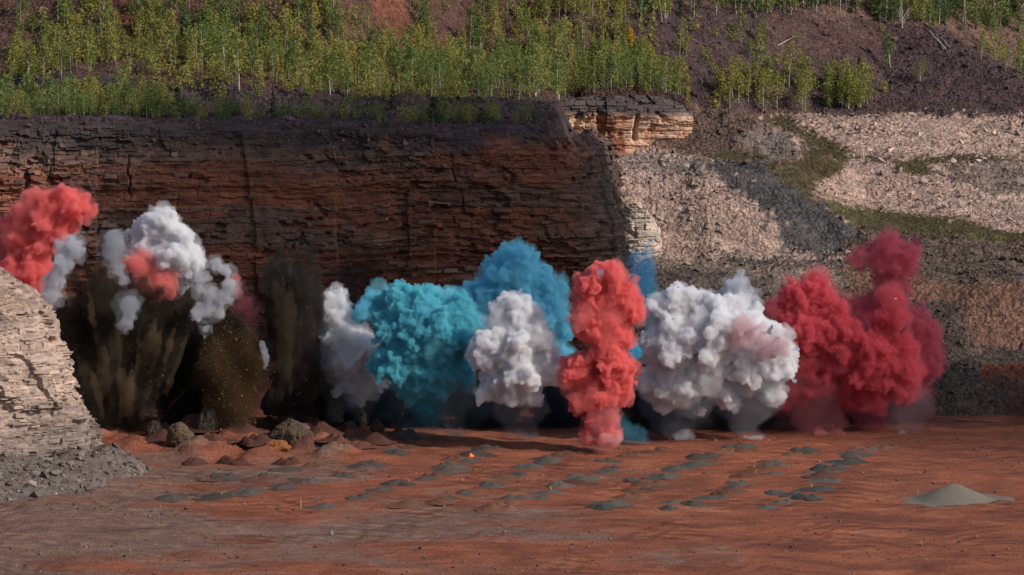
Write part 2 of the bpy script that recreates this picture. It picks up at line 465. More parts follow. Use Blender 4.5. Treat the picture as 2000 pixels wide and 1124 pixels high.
# ================================================================== BEDDED ROCK FACES
def strata(u, z, seed, tmin=.14, tmax=.6, wmin=.6, wmax=2.8):
    """Blocks in courses: returns how far each point stands out (0..1), a joint mask and the course and block numbers."""
    r = np.random.default_rng(seed)
    th = r.uniform(tmin, tmax, 400) * np.where(r.random(400) < .25, 1.7, 1)
    cum = np.cumsum(th)
    zz = z + 20 + .9 * fbm(u * .05, z * .05, o=3, seed=seed) + .30 * fbm(u * .22, z * .3, o=4, seed=seed + 3, g=.6)
    L = np.clip(np.searchsorted(cum, zz), 1, 399)
    fz = (zz - cum[L - 1]) / th[L]
    bw = r.uniform(wmin, wmax, 400); off = r.uniform(0, 50, 400)
    uu = (u + off[L] + .45 * fbm(u * .5, zz * 1.5, o=3, seed=seed + 5, g=.6)) / bw[L]
    B = np.floor(uu); fu = uu - B
    out = h1(L, B, seed)
    lay = r.random(400)[L]
    ez = np.minimum(fz, 1 - fz) * th[L]; eu = np.minimum(fu, 1 - fu) * bw[L]
    gz = np.where(h1(L, B, seed + 1) > .7, .13, .03); gu = np.where(h1(L, B, seed + 2) > .66, .15, .02)
    joint = np.maximum(np.clip(1 - ez / gz, 0, 1), np.clip(1 - eu / gu, 0, 1))
    return out, joint, lay, L, B
def face_sheet(name, bot, top, nu, nv, seed, colf, amp=.5, big=1.2, prof=None, cracks=(), crest=0, **kw):
    """Rock face ruled between a foot line and a crest line (lists of xyz), broken into beds, blocks and cracks."""
    bot = np.array(bot, float); top = np.array(top, float)
    def res(P):
        s = np.concatenate([[0], np.cumsum(np.linalg.norm(np.diff(P[:, :2], axis=0), axis=1))])
        t = np.linspace(0, s[-1], nu)
        Q = np.stack([np.interp(t, s, P[:, i]) for i in range(3)], -1)
        k = max(3, nu // 60); ker = np.ones(2 * k + 1) / (2 * k + 1)
        pad = np.pad(Q, ((k, k), (0, 0)), mode='edge')
        return np.stack([np.convolve(pad[:, i], ker, 'valid') for i in range(3)], -1), t
    Bq, t = res(bot); Tq, _ = res(top)
    v = np.linspace(0, 1, nv)
    h = v if prof is None else np.interp(v, *prof)
    P = Bq[:, None, :] * (1 - h)[None, :, None] + Tq[:, None, :] * h[None, :, None]
    P[:, :, 2] = Bq[:, None, 2] * (1 - v) + Tq[:, None, 2] * v
    d = np.gradient(Bq + Tq, axis=0); nrm = np.stack([d[:, 1], -d[:, 0]], -1); nrm /= np.linalg.norm(nrm, axis=1)[:, None]
    U = np.repeat(t[:, None], nv, 1); Zz = P[:, :, 2]
    out, joint, lay, L, B = strata(U, Zz, seed, **kw)
    bigd = big * fbm(U * .09, Zz * .13, o=4, seed=seed + 11) + .5 * big * np.where(fbm(U * .2, Zz * .06, o=2, seed=seed + 13) > .1, .5, -.2)
    rough = sst(-.25, .25, fbm(U * .07, Zz * .1, o=3, seed=seed + 15))
    ledge = fbm(U * .11, Zz * .42 + 30, o=4, seed=seed + 23, g=.62)
    pits = sst(.28, .5, fbm(U * .35, Zz * .6, o=4, seed=seed + 25, g=.6))
    dep = bigd + amp * (.15 + .85 * rough) * (out - .5) + amp * .3 * (lay - .5) + big * .5 * ledge - .6 * pits - joint * .3 * (.4 + .6 * rough) + .16 * fbm(U * 1.3, Zz * 1.8, o=4, seed=seed + 8, g=.62)
    for (cu, z0, z1, wd, dp) in cracks:
        q = np.abs(U - cu - .5 * fbm(Zz * .5, U * 0, o=3, seed=int(cu * 7) & 255)) / wd
        dep = dep - dp * np.clip(1.2 - q, 0, 1) * sst(z0 - .8, z0, Zz) * sst(z1 + .8, z1, Zz)
    soft = 1 - sst(1 - crest, 1, np.repeat(v[None], nu, 0)) if crest else 1
    dep = dep * soft
    P[:, :, 0] += nrm[:, None, 0] * dep; P[:, :, 1] += nrm[:, None, 1] * dep
    P[:, :, 2] += .12 * fbm(U * 1.5, Zz * 1.5, o=3, seed=seed + 19)
    col = colf(U, Zz, out, lay, joint, h1(L, B, seed + 9), P)
    me = mesh_np(name, P.reshape(-1, 3), gridF(nu, nv), col.reshape(-1, 3), M_cliff, False)
    return me, P, nrm, U
def lerp3(a, b, t):
    return np.array(a) * (1 - t[..., None]) + np.array(b) * t[..., None]

# ---- the main cliff on the left
def topz(px):
    return np.interp(px, [-400, 0, 640, 1000, 1125, 1200], [233, 236, 246, 262, 272, 290])
base = [(-66, 478, -1), (-30, 479, -1), (4, 480.5, -1), (9.5, 481.5, -1), (12.2, 484, -1), (13.2, 490, -1), (13.0, 505, -1), (12.6, 530, -1)]
tpx = [-180, 0, 200, 400, 640, 850, 1000, 1080, 1118]
top = [(float(at(p, topz(p), 484.5)[0]), 484.6, float(at(p, topz(p), 484.5)[2])) for p in tpx] + [(7.6, 488, 26.2), (8.4, 497, 25.6), (9, 510, 25), (9.6, 530, 24)]
def cliff_col(U, Z, out, lay, joint, blk, P):
    px, py = proj(P[..., 0], P[..., 1], P[..., 2])
    t = sst(-.3, .4, fbm(U * .05, Z * .12, o=4, seed=201))
    c = lerp3((.14, .055, .036), (.23, .08, .046), t)
    t2 = sst(.0, .35, fbm(U * .06 + 7, Z * .3, o=3, seed=203) + .5 * (lay - .5))
    c = lerp3((0, 0, 0), (1, 1, 1), 1 - t2) * c + lerp3((0, 0, 0), (.115, .07, .053), t2)
    tl = sst(330, 60, px)                                  # sunlit left end, its light put into the rock colour
    c = c * (1 + .9 * tl[..., None])
    tp = sst(.88, .95, (Z + 2.6 * fbm(U * .22, Z * .3, o=5, seed=207, g=.65)) / 27.5)   # dark rubbly cap
    c = c * (1 - tp[..., None]) + np.array((.06, .045, .045)) * tp[..., None]
    tr = sst(1060, 1190, px + 40 * fbm(U * .2, Z * .2, o=3, seed=209)) * sst(6, 14, Z)
    c = c * (1 - tr[..., None]) + np.array((.10, .073, .062)) * tr[..., None]
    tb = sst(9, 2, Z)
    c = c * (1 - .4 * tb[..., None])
    return c * .9 * (.72 + .5 * blk[..., None] + .25 * (lay[..., None] - .5))
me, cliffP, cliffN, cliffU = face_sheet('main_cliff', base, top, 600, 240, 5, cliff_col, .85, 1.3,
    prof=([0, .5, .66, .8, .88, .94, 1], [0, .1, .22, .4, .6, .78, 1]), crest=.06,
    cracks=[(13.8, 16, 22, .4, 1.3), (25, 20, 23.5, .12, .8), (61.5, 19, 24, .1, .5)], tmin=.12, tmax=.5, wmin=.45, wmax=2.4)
cliff = tag(link('bedded_cliff', me), 'tall dark red bedded rock cliff behind the smoke', kind='structure')

# ---- the orange face on the upper terrace
bx = [(1060, 300), (1095, 300), (1160, 300), (1240, 305), (1300, 308), (1335, 300), (1360, 285)]
obase = [(wx(p, 547), 544.5 + .75 * i, zat(p, q, 547) - 1.2) for i, (p, q) in enumerate(bx)]
tx = [(1060, 196), (1095, 192), (1160, 188), (1240, 185), (1300, 192), (1330, 204), (1350, 216)]
otop = [(wx(p, 549.5), 547.4 + .75 * i, zat(p, q, 549.5)) for i, (p, q) in enumerate(tx)]
def orange_col(U, Z, out, lay, joint, blk, P):
    t = sst(-.3, .35, fbm(U * .25, Z * .3, o=4, seed=301))
    c = lerp3((.5, .27, .165), (.55, .38, .28), t)
    t2 = sst(.1, .45, fbm(U * .4, Z * .15, o=3, seed=303))
    c = c * (1 - t2[..., None]) + np.array((.24, .1, .06)) * t2[..., None]
    cap = sst(23.2, 24.4, Z + .9 * fbm(U * .3, Z * .1, o=3, seed=305))
    c = c * (1 - cap[..., None]) + np.array((.085, .068, .066)) * cap[..., None]
    low = sst(19.6, 18.6, Z + 1.0 * fbm(U * .2, Z * .1, o=3, seed=306))
    c = c * (1 - low[..., None]) + np.array((.3, .18, .13)) * low[..., None]
    return c * (.75 + .45 * blk[..., None])
me, oP, oN, oU = face_sheet('orange_face', obase, otop, 230, 110, 8, orange_col, .9, 1.3,
    prof=([0, .12, .25, .6, .72, .8, .93, 1], [0, .55, .7, .62, .45, .5, .82, 1]), tmin=.18, tmax=.5,
    cracks=[(7.5, 22, 24, .5, 1.0), (12, 21, 23.5, .4, 1.0), (4.5, 21.5, 23.5, .6, 1.0)])
tag(link('orange_rock_face', me), 'sunlit orange rock face with dark recesses on the upper terrace', kind='structure')

# ---- the pale wall beside the end of the main cliff
pbase = [(wx(p, d), d, zat(p, 540, d) - 1) for p, d in ((1195, 507), (1240, 505), (1270, 505), (1292, 507), (1305, 512))]
ptop = [(wx(p, d + 2.5), d + 2.5, zat(p, q, d + 2.5)) for p, q, d in ((1195, 392, 507), (1240, 398, 505), (1265, 408, 505), (1285, 430, 507), (1298, 450, 512))]
def pale_col(U, Z, out, lay, joint, blk, P):
    return np.array((.46, .37, .31)) * (.8 + .35 * blk[..., None]) * np.ones(U.shape + (1,))
me, _, _, _ = face_sheet('pale_wall', pbase, ptop, 70, 80, 12, pale_col, .3, .5)
tag(link('pale_rock_wall', me), 'small pale bedded wall beside the end of the dark cliff', kind='structure')

# ================================================================== LOOSE ROCK
def mat_obj_rock(name, scale, amt, bump):
    m = mat_rock(name, scale, amt, bump)
    n = m.node_tree
    oi = N(n, 'ShaderNodeObjectInfo')
    for l in list(n.links):
        if l.from_node.bl_idname == 'ShaderNodeAttribute':
            n.links.new(oi.outputs['Color'], l.to_socket)
    return m
M_block = mat_obj_rock('block_stone', 2.4, .35, .05)
def hull_rock(seed, flat=.62, n=13):
    r = random.Random(seed); bm = bmesh.new()
    for i in range(n):
        v = Vector((r.gauss(0, 1), r.gauss(0, 1), r.gauss(0, 1))).normalized() * r.uniform(.75, 1.1)
        bm.verts.new((v.x * r.uniform(.85, 1.2), v.y * .9, v.z * flat))
    res = bmesh.ops.convex_hull(bm, input=bm.verts)
    bmesh.ops.delete(bm, geom=[e for e in res['geom_interior'] if isinstance(e, bmesh.types.BMVert)], context='VERTS')
    bmesh.ops.triangulate(bm, faces=bm.faces[:])
    me = bpy.data.meshes.new('boulder'); bm.to_mesh(me); bm.free()
    me.materials.append(M_block)
    return me
def mesh_arrays(me):
    V = np.empty(len(me.vertices) * 3, np.float32); me.vertices.foreach_get('co', V)
    me.calc_loop_triangles()
    F = np.empty(len(me.loop_triangles) * 3, np.int32); me.loop_triangles.foreach_get('vertices', F)
    return V.reshape(-1, 3), F.reshape(-1, 3)
ROCKS = [hull_rock(i, random.Random(i).uniform(.45, .85), 9 + i % 6) for i in range(8)]
ROCKA = [mesh_arrays(hull_rock(50 + i, random.Random(i).uniform(.5, .85), 7)) for i in range(8)]
def rot_np(rx, ry, rz):
    cx, sx, cy_, sy, cz, sz = np.cos(rx), np.sin(rx), np.cos(ry), np.sin(ry), np.cos(rz), np.sin(rz)
    Mx = np.zeros((len(rx), 3, 3))
    Mx[:, 0, 0] = cz * cy_; Mx[:, 0, 1] = cz * sy * sx - sz * cx; Mx[:, 0, 2] = cz * sy * cx + sz * sx
    Mx[:, 1, 0] = sz * cy_; Mx[:, 1, 1] = sz * sy * sx + cz * cx; Mx[:, 1, 2] = sz * sy * cx - cz * sx
    Mx[:, 2, 0] = -sy; Mx[:, 2, 1] = cy_ * sx; Mx[:, 2, 2] = cy_ * cx
    return Mx
def scatter(arrs, P, size, col, tilt=.5, squash=None):
    """Many small pieces as one mesh: arrays of positions, sizes and colours."""
    n = len(P); which = rng.integers(0, len(arrs), n)
    Mx = rot_np(rng.normal(0, tilt, n), rng.normal(0, tilt, n), rng.uniform(0, 6.28, n)) * size[:, None, None]
    Vs, Fs, Cs = [], [], []; o = 0
    for k, (V, F) in enumerate(arrs):
        i = np.where(which == k)[0]
        if not len(i): continue
        W = np.einsum('nij,vj->nvi', Mx[i], V) + P[i][:, None, :]
        Vs.append(W.reshape(-1, 3)); m = len(V)
        Fs.append((F[None] + (np.arange(len(i)) * m)[:, None, None] + o).reshape(-1, 3)); o += m * len(i)
        Cs.append(np.repeat(col[i], m, 0))
    return np.concatenate(Vs), np.concatenate(Fs), np.concatenate(Cs)

# ---- rubble and boulders on the terraces
n = 105000
x = rng.uniform(-58, 76, n); y = rng.uniform(450, 616, n)
z = H(x, y); px, py = proj(x, y, z)
zc = zone_col(x + rng.normal(0, .9, n), y + rng.normal(0, .9, n), z)
rocky = (zc[:, 2] / zc[:, 0] > .45)
lum = zc.mean(1)
right = (px > 1120) & (py > 15) & (y < 614)
leftb = (px <= 1120) & (y > 484.6) & (y < 530) & (rng.random(n) < .45)
keep = (z > .3) & rocky & (px > -30) & (px < 2030) & (right | leftb) & (rng.random(n) < np.clip(.42 + .9 * fbm(x * .15, y * .15, o=3, seed=88), .12, 1))
x, y, z, zc = x[keep], y[keep], z[keep], zc[keep]
z = z + ROUGH(x, y) + STEPS(x, y, z)
sz = np.clip(.12 * (1 + rng.pareto(2.4, len(x))), .1, .55)
cl = zc * rng.uniform(.55, 1.3, len(x))[:, None] * (1 + rng.normal(0, .025, (len(x), 3)))
order = np.argsort(-sz)
big, small = order[:170], order[170:]
for i in big:
    o = link('boulder', ROCKS[i % 8], hill, (x[i], y[i], z[i] + sz[i] * .15), (rng.normal(0, .4), rng.normal(0, .4), rng.uniform(0, 6.3)), sz[i] * rng.uniform(1.0, 1.5))
    o.color = (*np.clip(cl[i], 0, 1), 1)
V, F, K = scatter(ROCKA, np.stack([x, y, z + sz * .1], -1)[small], sz[small], cl[small])
o = link('rubble', mesh_np('rubble', V, F, K, M_stone), hill); o['kind'] = 'stuff'

# ---- the cracked ledges of the main cliff: blocks that stand proud
def chip_block(seed):
    r = random.Random(seed); bm = bmesh.new(); bmesh.ops.create_cube(bm, size=1)
    for v in bm.verts: v.co += Vector((r.uniform(-.09, .09), r.uniform(-.12, .12), r.uniform(-.1, .1)))
    bmesh.ops.bevel(bm, geom=bm.edges[:], offset=.07, segments=1, affect='EDGES')
    for v in bm.verts: v.co += Vector((r.uniform(-.03, .03), r.uniform(-.03, .03), r.uniform(-.03, .03)))
    me = bpy.data.meshes.new('rock_block'); bm.to_mesh(me); bm.free(); me.materials.append(M_block)
    return me
BLOCKS = [chip_block(i) for i in range(9)]
BLOCKA = [mesh_arrays(m) for m in BLOCKS]
nu, nv = cliffP.shape[:2]
cnt = 0
while cnt < 150:
    i = rng.integers(40, 500); j = rng.integers(8, int(nv * .86))
    p = cliffP[i, j]; pxx, pyy = proj(*p)
    if pxx < -10 or pyy > 600: continue
    nn = cliffN[i]
    wdt, th = rng.uniform(.5, 2.0), rng.uniform(.2, .55)
    o = link('rock_block', BLOCKS[cnt % 9], cliff, (p[0] - nn[0] * .15, p[1] - nn[1] * .15, p[2]), (0, rng.normal(0, .03), math.atan2(nn[0], -nn[1]) + rng.normal(0, .1)), (wdt, rng.uniform(.6, 1.0), th))
    t = rng.random(); c = np.array((.12, .06, .043)) * (1 - t) + np.array((.12, .085, .07)) * t
    if pxx < 250: c = c * 1.6  # blocks at the left end carry the same painted sunlight
    o.color = (*(c * rng.uniform(.7, 1.3)), 1); cnt += 1

m_ = 1500
ci = np.where(rng.random(m_) < .5, rng.integers(470, nu - 60, m_), rng.integers(20, nu - 100, m_)); cj = np.where(ci > 470, rng.integers(int(nv * .3), nv, m_), rng.integers(int(nv * .86), nv, m_))
Q = cliffP[ci, cj] + np.stack([cliffN[ci, 0] * .1, cliffN[ci, 1] * .1, np.zeros(m_)], -1)
V, F, K = scatter(ROCKA, Q, np.clip(.1 * (1 + rng.pareto(2.2, m_)), .1, .5), np.array((.105, .07, .058)) * rng.uniform(.5, 1.6, m_)[:, None], .7)
o = link('loose_rock', mesh_np('loose_rock', V, F, K, M_stone), cliff); o['kind'] = 'stuff'

# ================================================================== FOREGROUND OUTCROP (stacked slabs)
out_root = tag(link('rock_outcrop', None, loc=(-44, 408, 0)), 'pale layered rock outcrop with rubble at its foot, cut off by the picture edge', 'rock outcrop')
def child(name, me, **kw):
    """Part of the outcrop given in place coordinates."""
    o = link(name, me, **kw); o.parent = out_root; o.matrix_parent_inverse = Matrix.Translation(out_root.location).inverted()
    return o
obot = [(-76, 383, -.5), (-50, 401.5, -.5), (-39.6, 409.0, -.5), (-38.1, 411.2, -.5), (-38.2, 415, -.5), (-39.6, 422, -.5)]
otp = [(-86, 391, 23), (-62, 406, 21.5), (-50.4, 412.0, 19.6), (-48.9, 414.2, 19.2), (-49.0, 418, 19), (-50.5, 425, 18.6)]
def out_tone(U, Z):
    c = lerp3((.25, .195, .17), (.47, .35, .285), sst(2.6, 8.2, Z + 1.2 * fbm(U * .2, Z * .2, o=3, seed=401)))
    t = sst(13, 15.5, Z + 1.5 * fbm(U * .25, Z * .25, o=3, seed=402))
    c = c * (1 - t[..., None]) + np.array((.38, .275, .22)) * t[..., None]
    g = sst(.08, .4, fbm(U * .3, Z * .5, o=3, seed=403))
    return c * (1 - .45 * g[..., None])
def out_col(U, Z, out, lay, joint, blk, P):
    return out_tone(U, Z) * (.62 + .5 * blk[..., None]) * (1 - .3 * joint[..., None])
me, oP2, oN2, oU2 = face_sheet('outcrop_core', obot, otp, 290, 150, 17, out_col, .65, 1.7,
    prof=([0, .14, .35, .53, .68, .86, 1], [0, .12, .23, .35, .53, .74, 1]), tmin=.12, tmax=.42, wmin=.35, wmax=1.8,
    cracks=[(30, 7, 15, .2, .8), (33.5, 5, 12, .2, .7), (37.5, 8, 14, .18, .7), (27, 3, 11, .2, .7)])
child('bedrock', me)
# the back of the outcrop: broken ground falling away behind the crest
tl = np.array(otp); s_ = np.linspace(0, 1, 60); k_ = np.linspace(0, 1, 20)
q = np.stack([np.interp(np.linspace(0, 1, 80), np.linspace(0, 1, len(tl)), tl[:, i]) for i in range(3)], -1)
BK = q[:, None, :] + np.stack([-k_ * 9, k_ * 22, -k_ ** 1.4 * 21], -1)[None]
BK[:, :, 2] += .5 * fbm(BK[:, :, 0] * .6, BK[:, :, 1] * .6, o=4, seed=9) * (k_ > 0)
child('broken_back', mesh_np('broken_back', BK.reshape(-1, 3), gridF(80, 20), np.tile((.3, .25, .22), (1600, 1)) * (.8 + .4 * rng.random((1600, 1))), M_rock))
# slabs in courses
slabs = []
zc_ = .3; r2 = random.Random(5)
nu2, nv2 = oP2.shape[:2]
ztop, zbot = 18.8, -.5
while zc_ < 18.6:
    th = r2.choice([.1, .12, .14, .17, .2, .24, .3, .4] + ([.6, .75] if zc_ > 11 else [])) * r2.uniform(.85, 1.15)
    j = int((zc_ + th / 2 - zbot) / (ztop - zbot) * (nv2 - 1)); j = min(max(j, 0), nv2 - 1)
    u = 18.0
    umax = oU2[-1, 0] - 3.5
    while u < umax:
        wdt = r2.uniform(.25, .9) if r2.random() < .55 else r2.uniform(.9, 2.8)
        i = int((u + wdt / 2) / oU2[-1, 0] * (nu2 - 1)); i = min(i, nu2 - 1)
        p = oP2[i, j]; nn = oN2[i]; sx, sy = proj(*p)
        gap = fbm(np.array([u * .35]), np.array([zc_ * .45]), o=3, seed=411)[0]
        if sx > -25 and r2.random() < (.68 if gap > -.12 else .15):
            dep = r2.uniform(.5, 1.1); pr = r2.uniform(-.1, .26) * (1.5 if r2.random() < .15 else 1)
            tone = out_tone(np.array([u]), np.array([zc_]))[0] * r2.uniform(.62, 1.22)
            slabs.append((wdt * th, (p[0] + nn[0] * (pr - dep / 2), p[1] + nn[1] * (pr - dep / 2), zc_ + th / 2),
                          (r2.gauss(0, .03), r2.gauss(0, .045), math.atan2(nn[0], -nn[1]) + r2.gauss(0, .16)), (wdt * .97, dep, th * .94), tone))
        u += wdt + r2.uniform(0, .06)
    zc_ += th
slabs.sort(key=lambda s: -s[0])
print('slabs', len(slabs))
for k, (a, loc, rot, sc, tone) in enumerate(slabs[:290]):
    o = child('stone_slab', BLOCKS[k % 9], loc=loc, rot=rot, scale=sc); o.color = (*tone, 1)
rest = slabs[290:]
Vs, Fs, Ks, off = [], [], [], 0
for k, (a, loc, rot, sc, tone) in enumerate(rest):
    Vb, Fb = BLOCKA[k % 9]
    Mx = np.array(Euler(rot).to_matrix()); W = (Vb * np.array(sc)) @ Mx.T + np.array(loc)
    Vs.append(W); Fs.append(Fb + off); Ks.append(np.tile(tone, (len(Vb), 1))); off += len(Vb)
if rest:
    o = child('small_slabs', mesh_np('small_slabs', np.concatenate(Vs), np.concatenate(Fs), np.concatenate(Ks), M_slab)); o['kind'] = 'stuff'
# rubble heap at the foot
hx = np.arange(-60, -28, .3); hy = np.arange(384, 424, .3)
X, Y = np.meshgrid(hx, hy, indexing='ij')
def heap_z(X, Y):
    # distance in front of the foot line
    t = np.clip((X + 76) / 39.0, 0, 1)
    fy = np.interp(X, [-76, -50, -38.4, -37], [383, 401.5, 409.5, 411.5])
    d = fy - Y
    hgt = np.interp(X, [-76, -50, -44, -38, -34, -30.5], [3.6, 2.8, 2.4, 2.0, 1.0, 0])
    dd = np.where(X > -37, np.hypot(X + 37, np.minimum(0, Y - 411)), np.maximum(0, d * .6))
    z = hgt - dd * .42 + .55 * fbm(X * .3, Y * .3, o=4, seed=501)
    return np.where(Y > 415, z - (Y - 415) * .5, z)
Z = heap_z(X, Y) + .12 * fbm(X * 2, Y * 2, o=2, seed=505)
Z = np.maximum(Z, -.4)
hv = (.135 + .0 * X)[..., None] * np.array((1, .8, .7)) * (1 + .4 * fbm(X * .8, Y * .8, o=3, seed=507))[..., None]
child('rubble_heap', mesh_np('rubble_heap', np.stack([X, Y, Z], -1).reshape(-1, 3), gridF(len(hx), len(hy)), hv.reshape(-1, 3), M_rock))
n = 7500
x = rng.uniform(-50, -29.5, n); y = rng.uniform(384, 416, n); z = heap_z(x, y)
k = (z > -.15) & (z < 6); x, y, z = x[k], y[k], z[k]; n = len(x)
sz = np.clip(.065 * (1 + rng.pareto(2.1, n)), .05, .6)
tn = np.where(rng.random(n)[:, None] < .3, np.array((.26, .195, .16)), np.array((.15, .118, .102))) * rng.uniform(.6, 1.3, n)[:, None]
order = np.argsort(-sz); big, small = order[:120], order[120:]
for i in big:
    o = child('fallen_stone', ROCKS[i % 8], loc=(x[i], y[i], z[i] + sz[i] * .25), rot=(rng.normal(0, .5), rng.normal(0, .5), rng.uniform(0, 6.3)), scale=sz[i] * rng.uniform(.9, 1.3))
    o.color = (*tn[i], 1)
V, F, K = scatter(ROCKA, np.stack([x, y, z + sz * .2], -1)[small], sz[small], tn[small], .8)
o = child('loose_rubble', mesh_np('loose_rubble', V, F, K, M_stone)); o['kind'] = 'stuff'

# ---- stones on the floor
n = 26000
x = rng.uniform(-60, 60, n); y = 352 + 90 * rng.random(n) ** 1.4
k = rng.random(n) < np.clip(.35 + 1.3 * fbm(x * .07, y * .25, o=3, seed=601), .03, 1); x, y = x[k], y[k]; n = len(x)
sz = np.clip(.035 * (1 + rng.pareto(2.2, n)), .03, .24)
tn = np.where(rng.random(n)[:, None] < .5, np.array((.09, .075, .07)), np.array((.2, .12, .09))) * rng.uniform(.6, 1.4, n)[:, None]
z = floor_z(x, y)
order = np.argsort(-sz); big, small = order[:70], order[70:]
for i in big:
    o = link('stone', ROCKS[i % 8], ground, (x[i], y[i], z[i] + sz[i] * .2), (rng.normal(0, .4), rng.normal(0, .4), rng.uniform(0, 6.3)), sz[i]); o.color = (*tn[i], 1)
V, F, K = scatter(ROCKA, np.stack([x, y, z + sz * .2], -1)[small], sz[small], tn[small])
o = link('gravel', mesh_np('gravel', V, F, K, M_stone), ground); o['kind'] = 'stuff'

# ================================================================== DRILL-CUTTING MOUNDS
M_mound = mat_obj_rock('drill_cuttings', 5, .4, .06)
def mound_mesh(seed, sharp=1.0, peaks=3, spread=.5):
    """Loose heap of drill cuttings: a few cones run together on a ragged apron."""
    r = np.random.default_rng(seed); na, nr = 34, 13
    a = np.linspace(0, 2 * math.pi, na, endpoint=False); rr = np.linspace(0, 1, nr) ** .9
    A, Q = np.meshgrid(a, rr, indexing='ij')
    ed = 1 + (.45 if peaks > 1 else .12) * fbm(np.cos(A) * 1.6, np.sin(A) * 1.6, o=4, seed=seed)
    x = Q * ed * np.cos(A) * 1.35; y = Q * ed * np.sin(A)
    z = np.zeros_like(x)
    for k in range(peaks):
        cx, cy_ = (0, 0) if peaks == 1 else (r.uniform(-spread, spread) * 1.3, r.uniform(-spread, spread) * .8)
        hk = r.uniform(.2, .42) if peaks > 1 else .38
        d = np.hypot((x - cx), (y - cy_) * r.uniform(.8, 1.2)) / r.uniform(.6, .95)
        z = np.maximum(z, hk * np.clip(1 - d, 0, 1) ** sharp)
    z = z * np.clip((1 - Q) * 4, 0, 1) * (1 + (.5 if peaks > 1 else .1) * fbm(x * 2.6, y * 2.6, o=3, seed=seed + 4)) + .03 * np.clip(1 - Q, 0, 1) + .02 * fbm(x * 8, y * 8, o=2, seed=seed) * np.clip((1 - Q) * 3, 0, 1) - .03 * (Q > .97)
    V = np.stack([x, y, z], -1)
    i = np.arange(na * nr).reshape(na, nr); j = np.roll(i, -1, 0)
    F = np.stack([i[:, :-1], i[:, 1:], j[:, 1:], j[:, :-1]], -1).reshape(-1, 4)
    return mesh_np('cuttings_mound', V.reshape(-1, 3), F, None, M_mound, True)
MOUNDS = [mound_mesh(i, s, pk, sp_) for i, (s, pk, sp_) in enumerate([(1.0, 2, .5), (1.2, 3, .6), (.9, 4, .7), (1.3, 3, .7), (1.1, 2, .4), (.8, 5, .7), (1, 3, .5), (1.1, 4, .6)])]
rows = [
    ('row nearest the gravel pile', [(1500, 993), (1535, 977), (1555, 964), (1590, 958), (1608, 944), (1606, 929), (1622, 917), (1650, 903), (1672, 893), (1690, 884), (1722, 876)], (.075, .068, .062)),
    ('second row from the gravel pile', [(1315, 995), (1340, 985), (1385, 972), (1415, 957), (1445, 946), (1472, 933), (1487, 914), (1512, 905), (1545, 889), (1580, 878)], (.075, .06, .05)),
    ('third row from the gravel pile', [(1168, 995), (1192, 982), (1215, 972), (1243, 960), (1272, 945), (1290, 934), (1318, 916), (1350, 904), (1380, 893), (1412, 880), (1440, 872)], (.075, .064, .055)),
    ('fourth row from the gravel pile', [(975, 990), (1028, 977), (1058, 965), (1090, 950), (1118, 941), (1148, 930), (1178, 917), (1205, 905), (1232, 891), (1262, 879)], (.08, .064, .053)),
    ('fifth row from the gravel pile', [(805, 989), (865, 979), (905, 962), (952, 946), (985, 934), (1010, 924), (1045, 912), (1076, 899), (1102, 888), (1132, 878)], (.078, .064, .053)),
    ('sixth row from the gravel pile', [(612, 990), (700, 976), (732, 962), (770, 948), (832, 938), (865, 925), (885, 912), (905, 898), (935, 889), (950, 880)], (.08, .06, .05)),
    ('seventh row from the gravel pile', [(412, 970), (480, 963), (560, 957), (610, 945), (665, 932), (688, 918), (722, 912), (770, 884), (800, 874), (830, 866)], (.075, .056, .048)),
    ('short row near the rock outcrop', [(345, 970), (436, 941), (502, 938), (548, 922), (600, 912)], (.07, .055, .047)),
]
ORD = ['first', 'second', 'third', 'fourth', 'fifth', 'sixth', 'seventh', 'eighth', 'ninth', 'tenth', 'eleventh']
k = 0
for desc, pts, tone in rows:
    for q, (mx, my) in enumerate(pts):
        for rep in range(2):
            if rep and rng.random() < .3: continue
            p = onfloor(mx + rng.normal(0, 6) + (rep * rng.choice([-1, 1]) * rng.uniform(16, 34)), my + rng.normal(0, 2) - rep * 4)
            s = rng.uniform(1.1, 1.8) * (.7 if rep else 1)
            o = link('cuttings_mound', MOUNDS[k % 8], None, (p.x, p.y, float(floor_z(p.x, p.y)) - .01), (0, 0, rng.normal(.35, .5) + (math.pi if rng.random() < .5 else 0)), (s, s, s * rng.uniform(.5, .95)))
            c = np.array(tone) * rng.uniform(.75, 1.4)
            if rng.random() < .35: c = c * np.array((1.5, .85, .65))
            o.color = (*c, 1)
            lab = ('smaller mound beside the ' + ORD[q] + ' mound, ' + desc) if rep else (ORD[q] + ' drill-cuttings mound from the near end, ' + desc)
            tag(o, lab, 'dirt mound', 'drill mounds, ' + desc); k += 1
print('mounds', k)
# gravel pile on the right
p = onfloor(1862, 974)
gp = link('gravel_pile', mound_mesh(40, 1.0, 1), None, (p.x, p.y, float(floor_z(p.x, p.y)) - .02), (0, 0, 0), (4.2, 4.8, 3.8)); gp.color = (.17, .145, .115, 1)
tag(gp, 'broad cone of grey-beige gravel alone on the red dirt', 'gravel pile')
n = 2600
a = rng.uniform(0, 6.283, n); q = rng.random(n) ** .6 * 1.45
x = p.x + np.cos(a) * q * 4.2; y = p.y + np.sin(a) * q * 4.2
sz = rng.uniform(.02, .055, n); z = floor_z(x, y) + np.clip(.72 - q, 0, 1) * .38 * 3.8 * 1.0
tn = np.array((.2, .17, .14)) * rng.uniform(.6, 1.4, n)[:, None]
V, F, K = scatter(ROCKA, np.stack([x, y, z], -1), sz, tn)
o = link('spilled_gravel', mesh_np('spilled_gravel', V, F, K, M_stone), gp); o.matrix_parent_inverse = gp.matrix_basis.inverted(); o['kind'] = 'stuff'

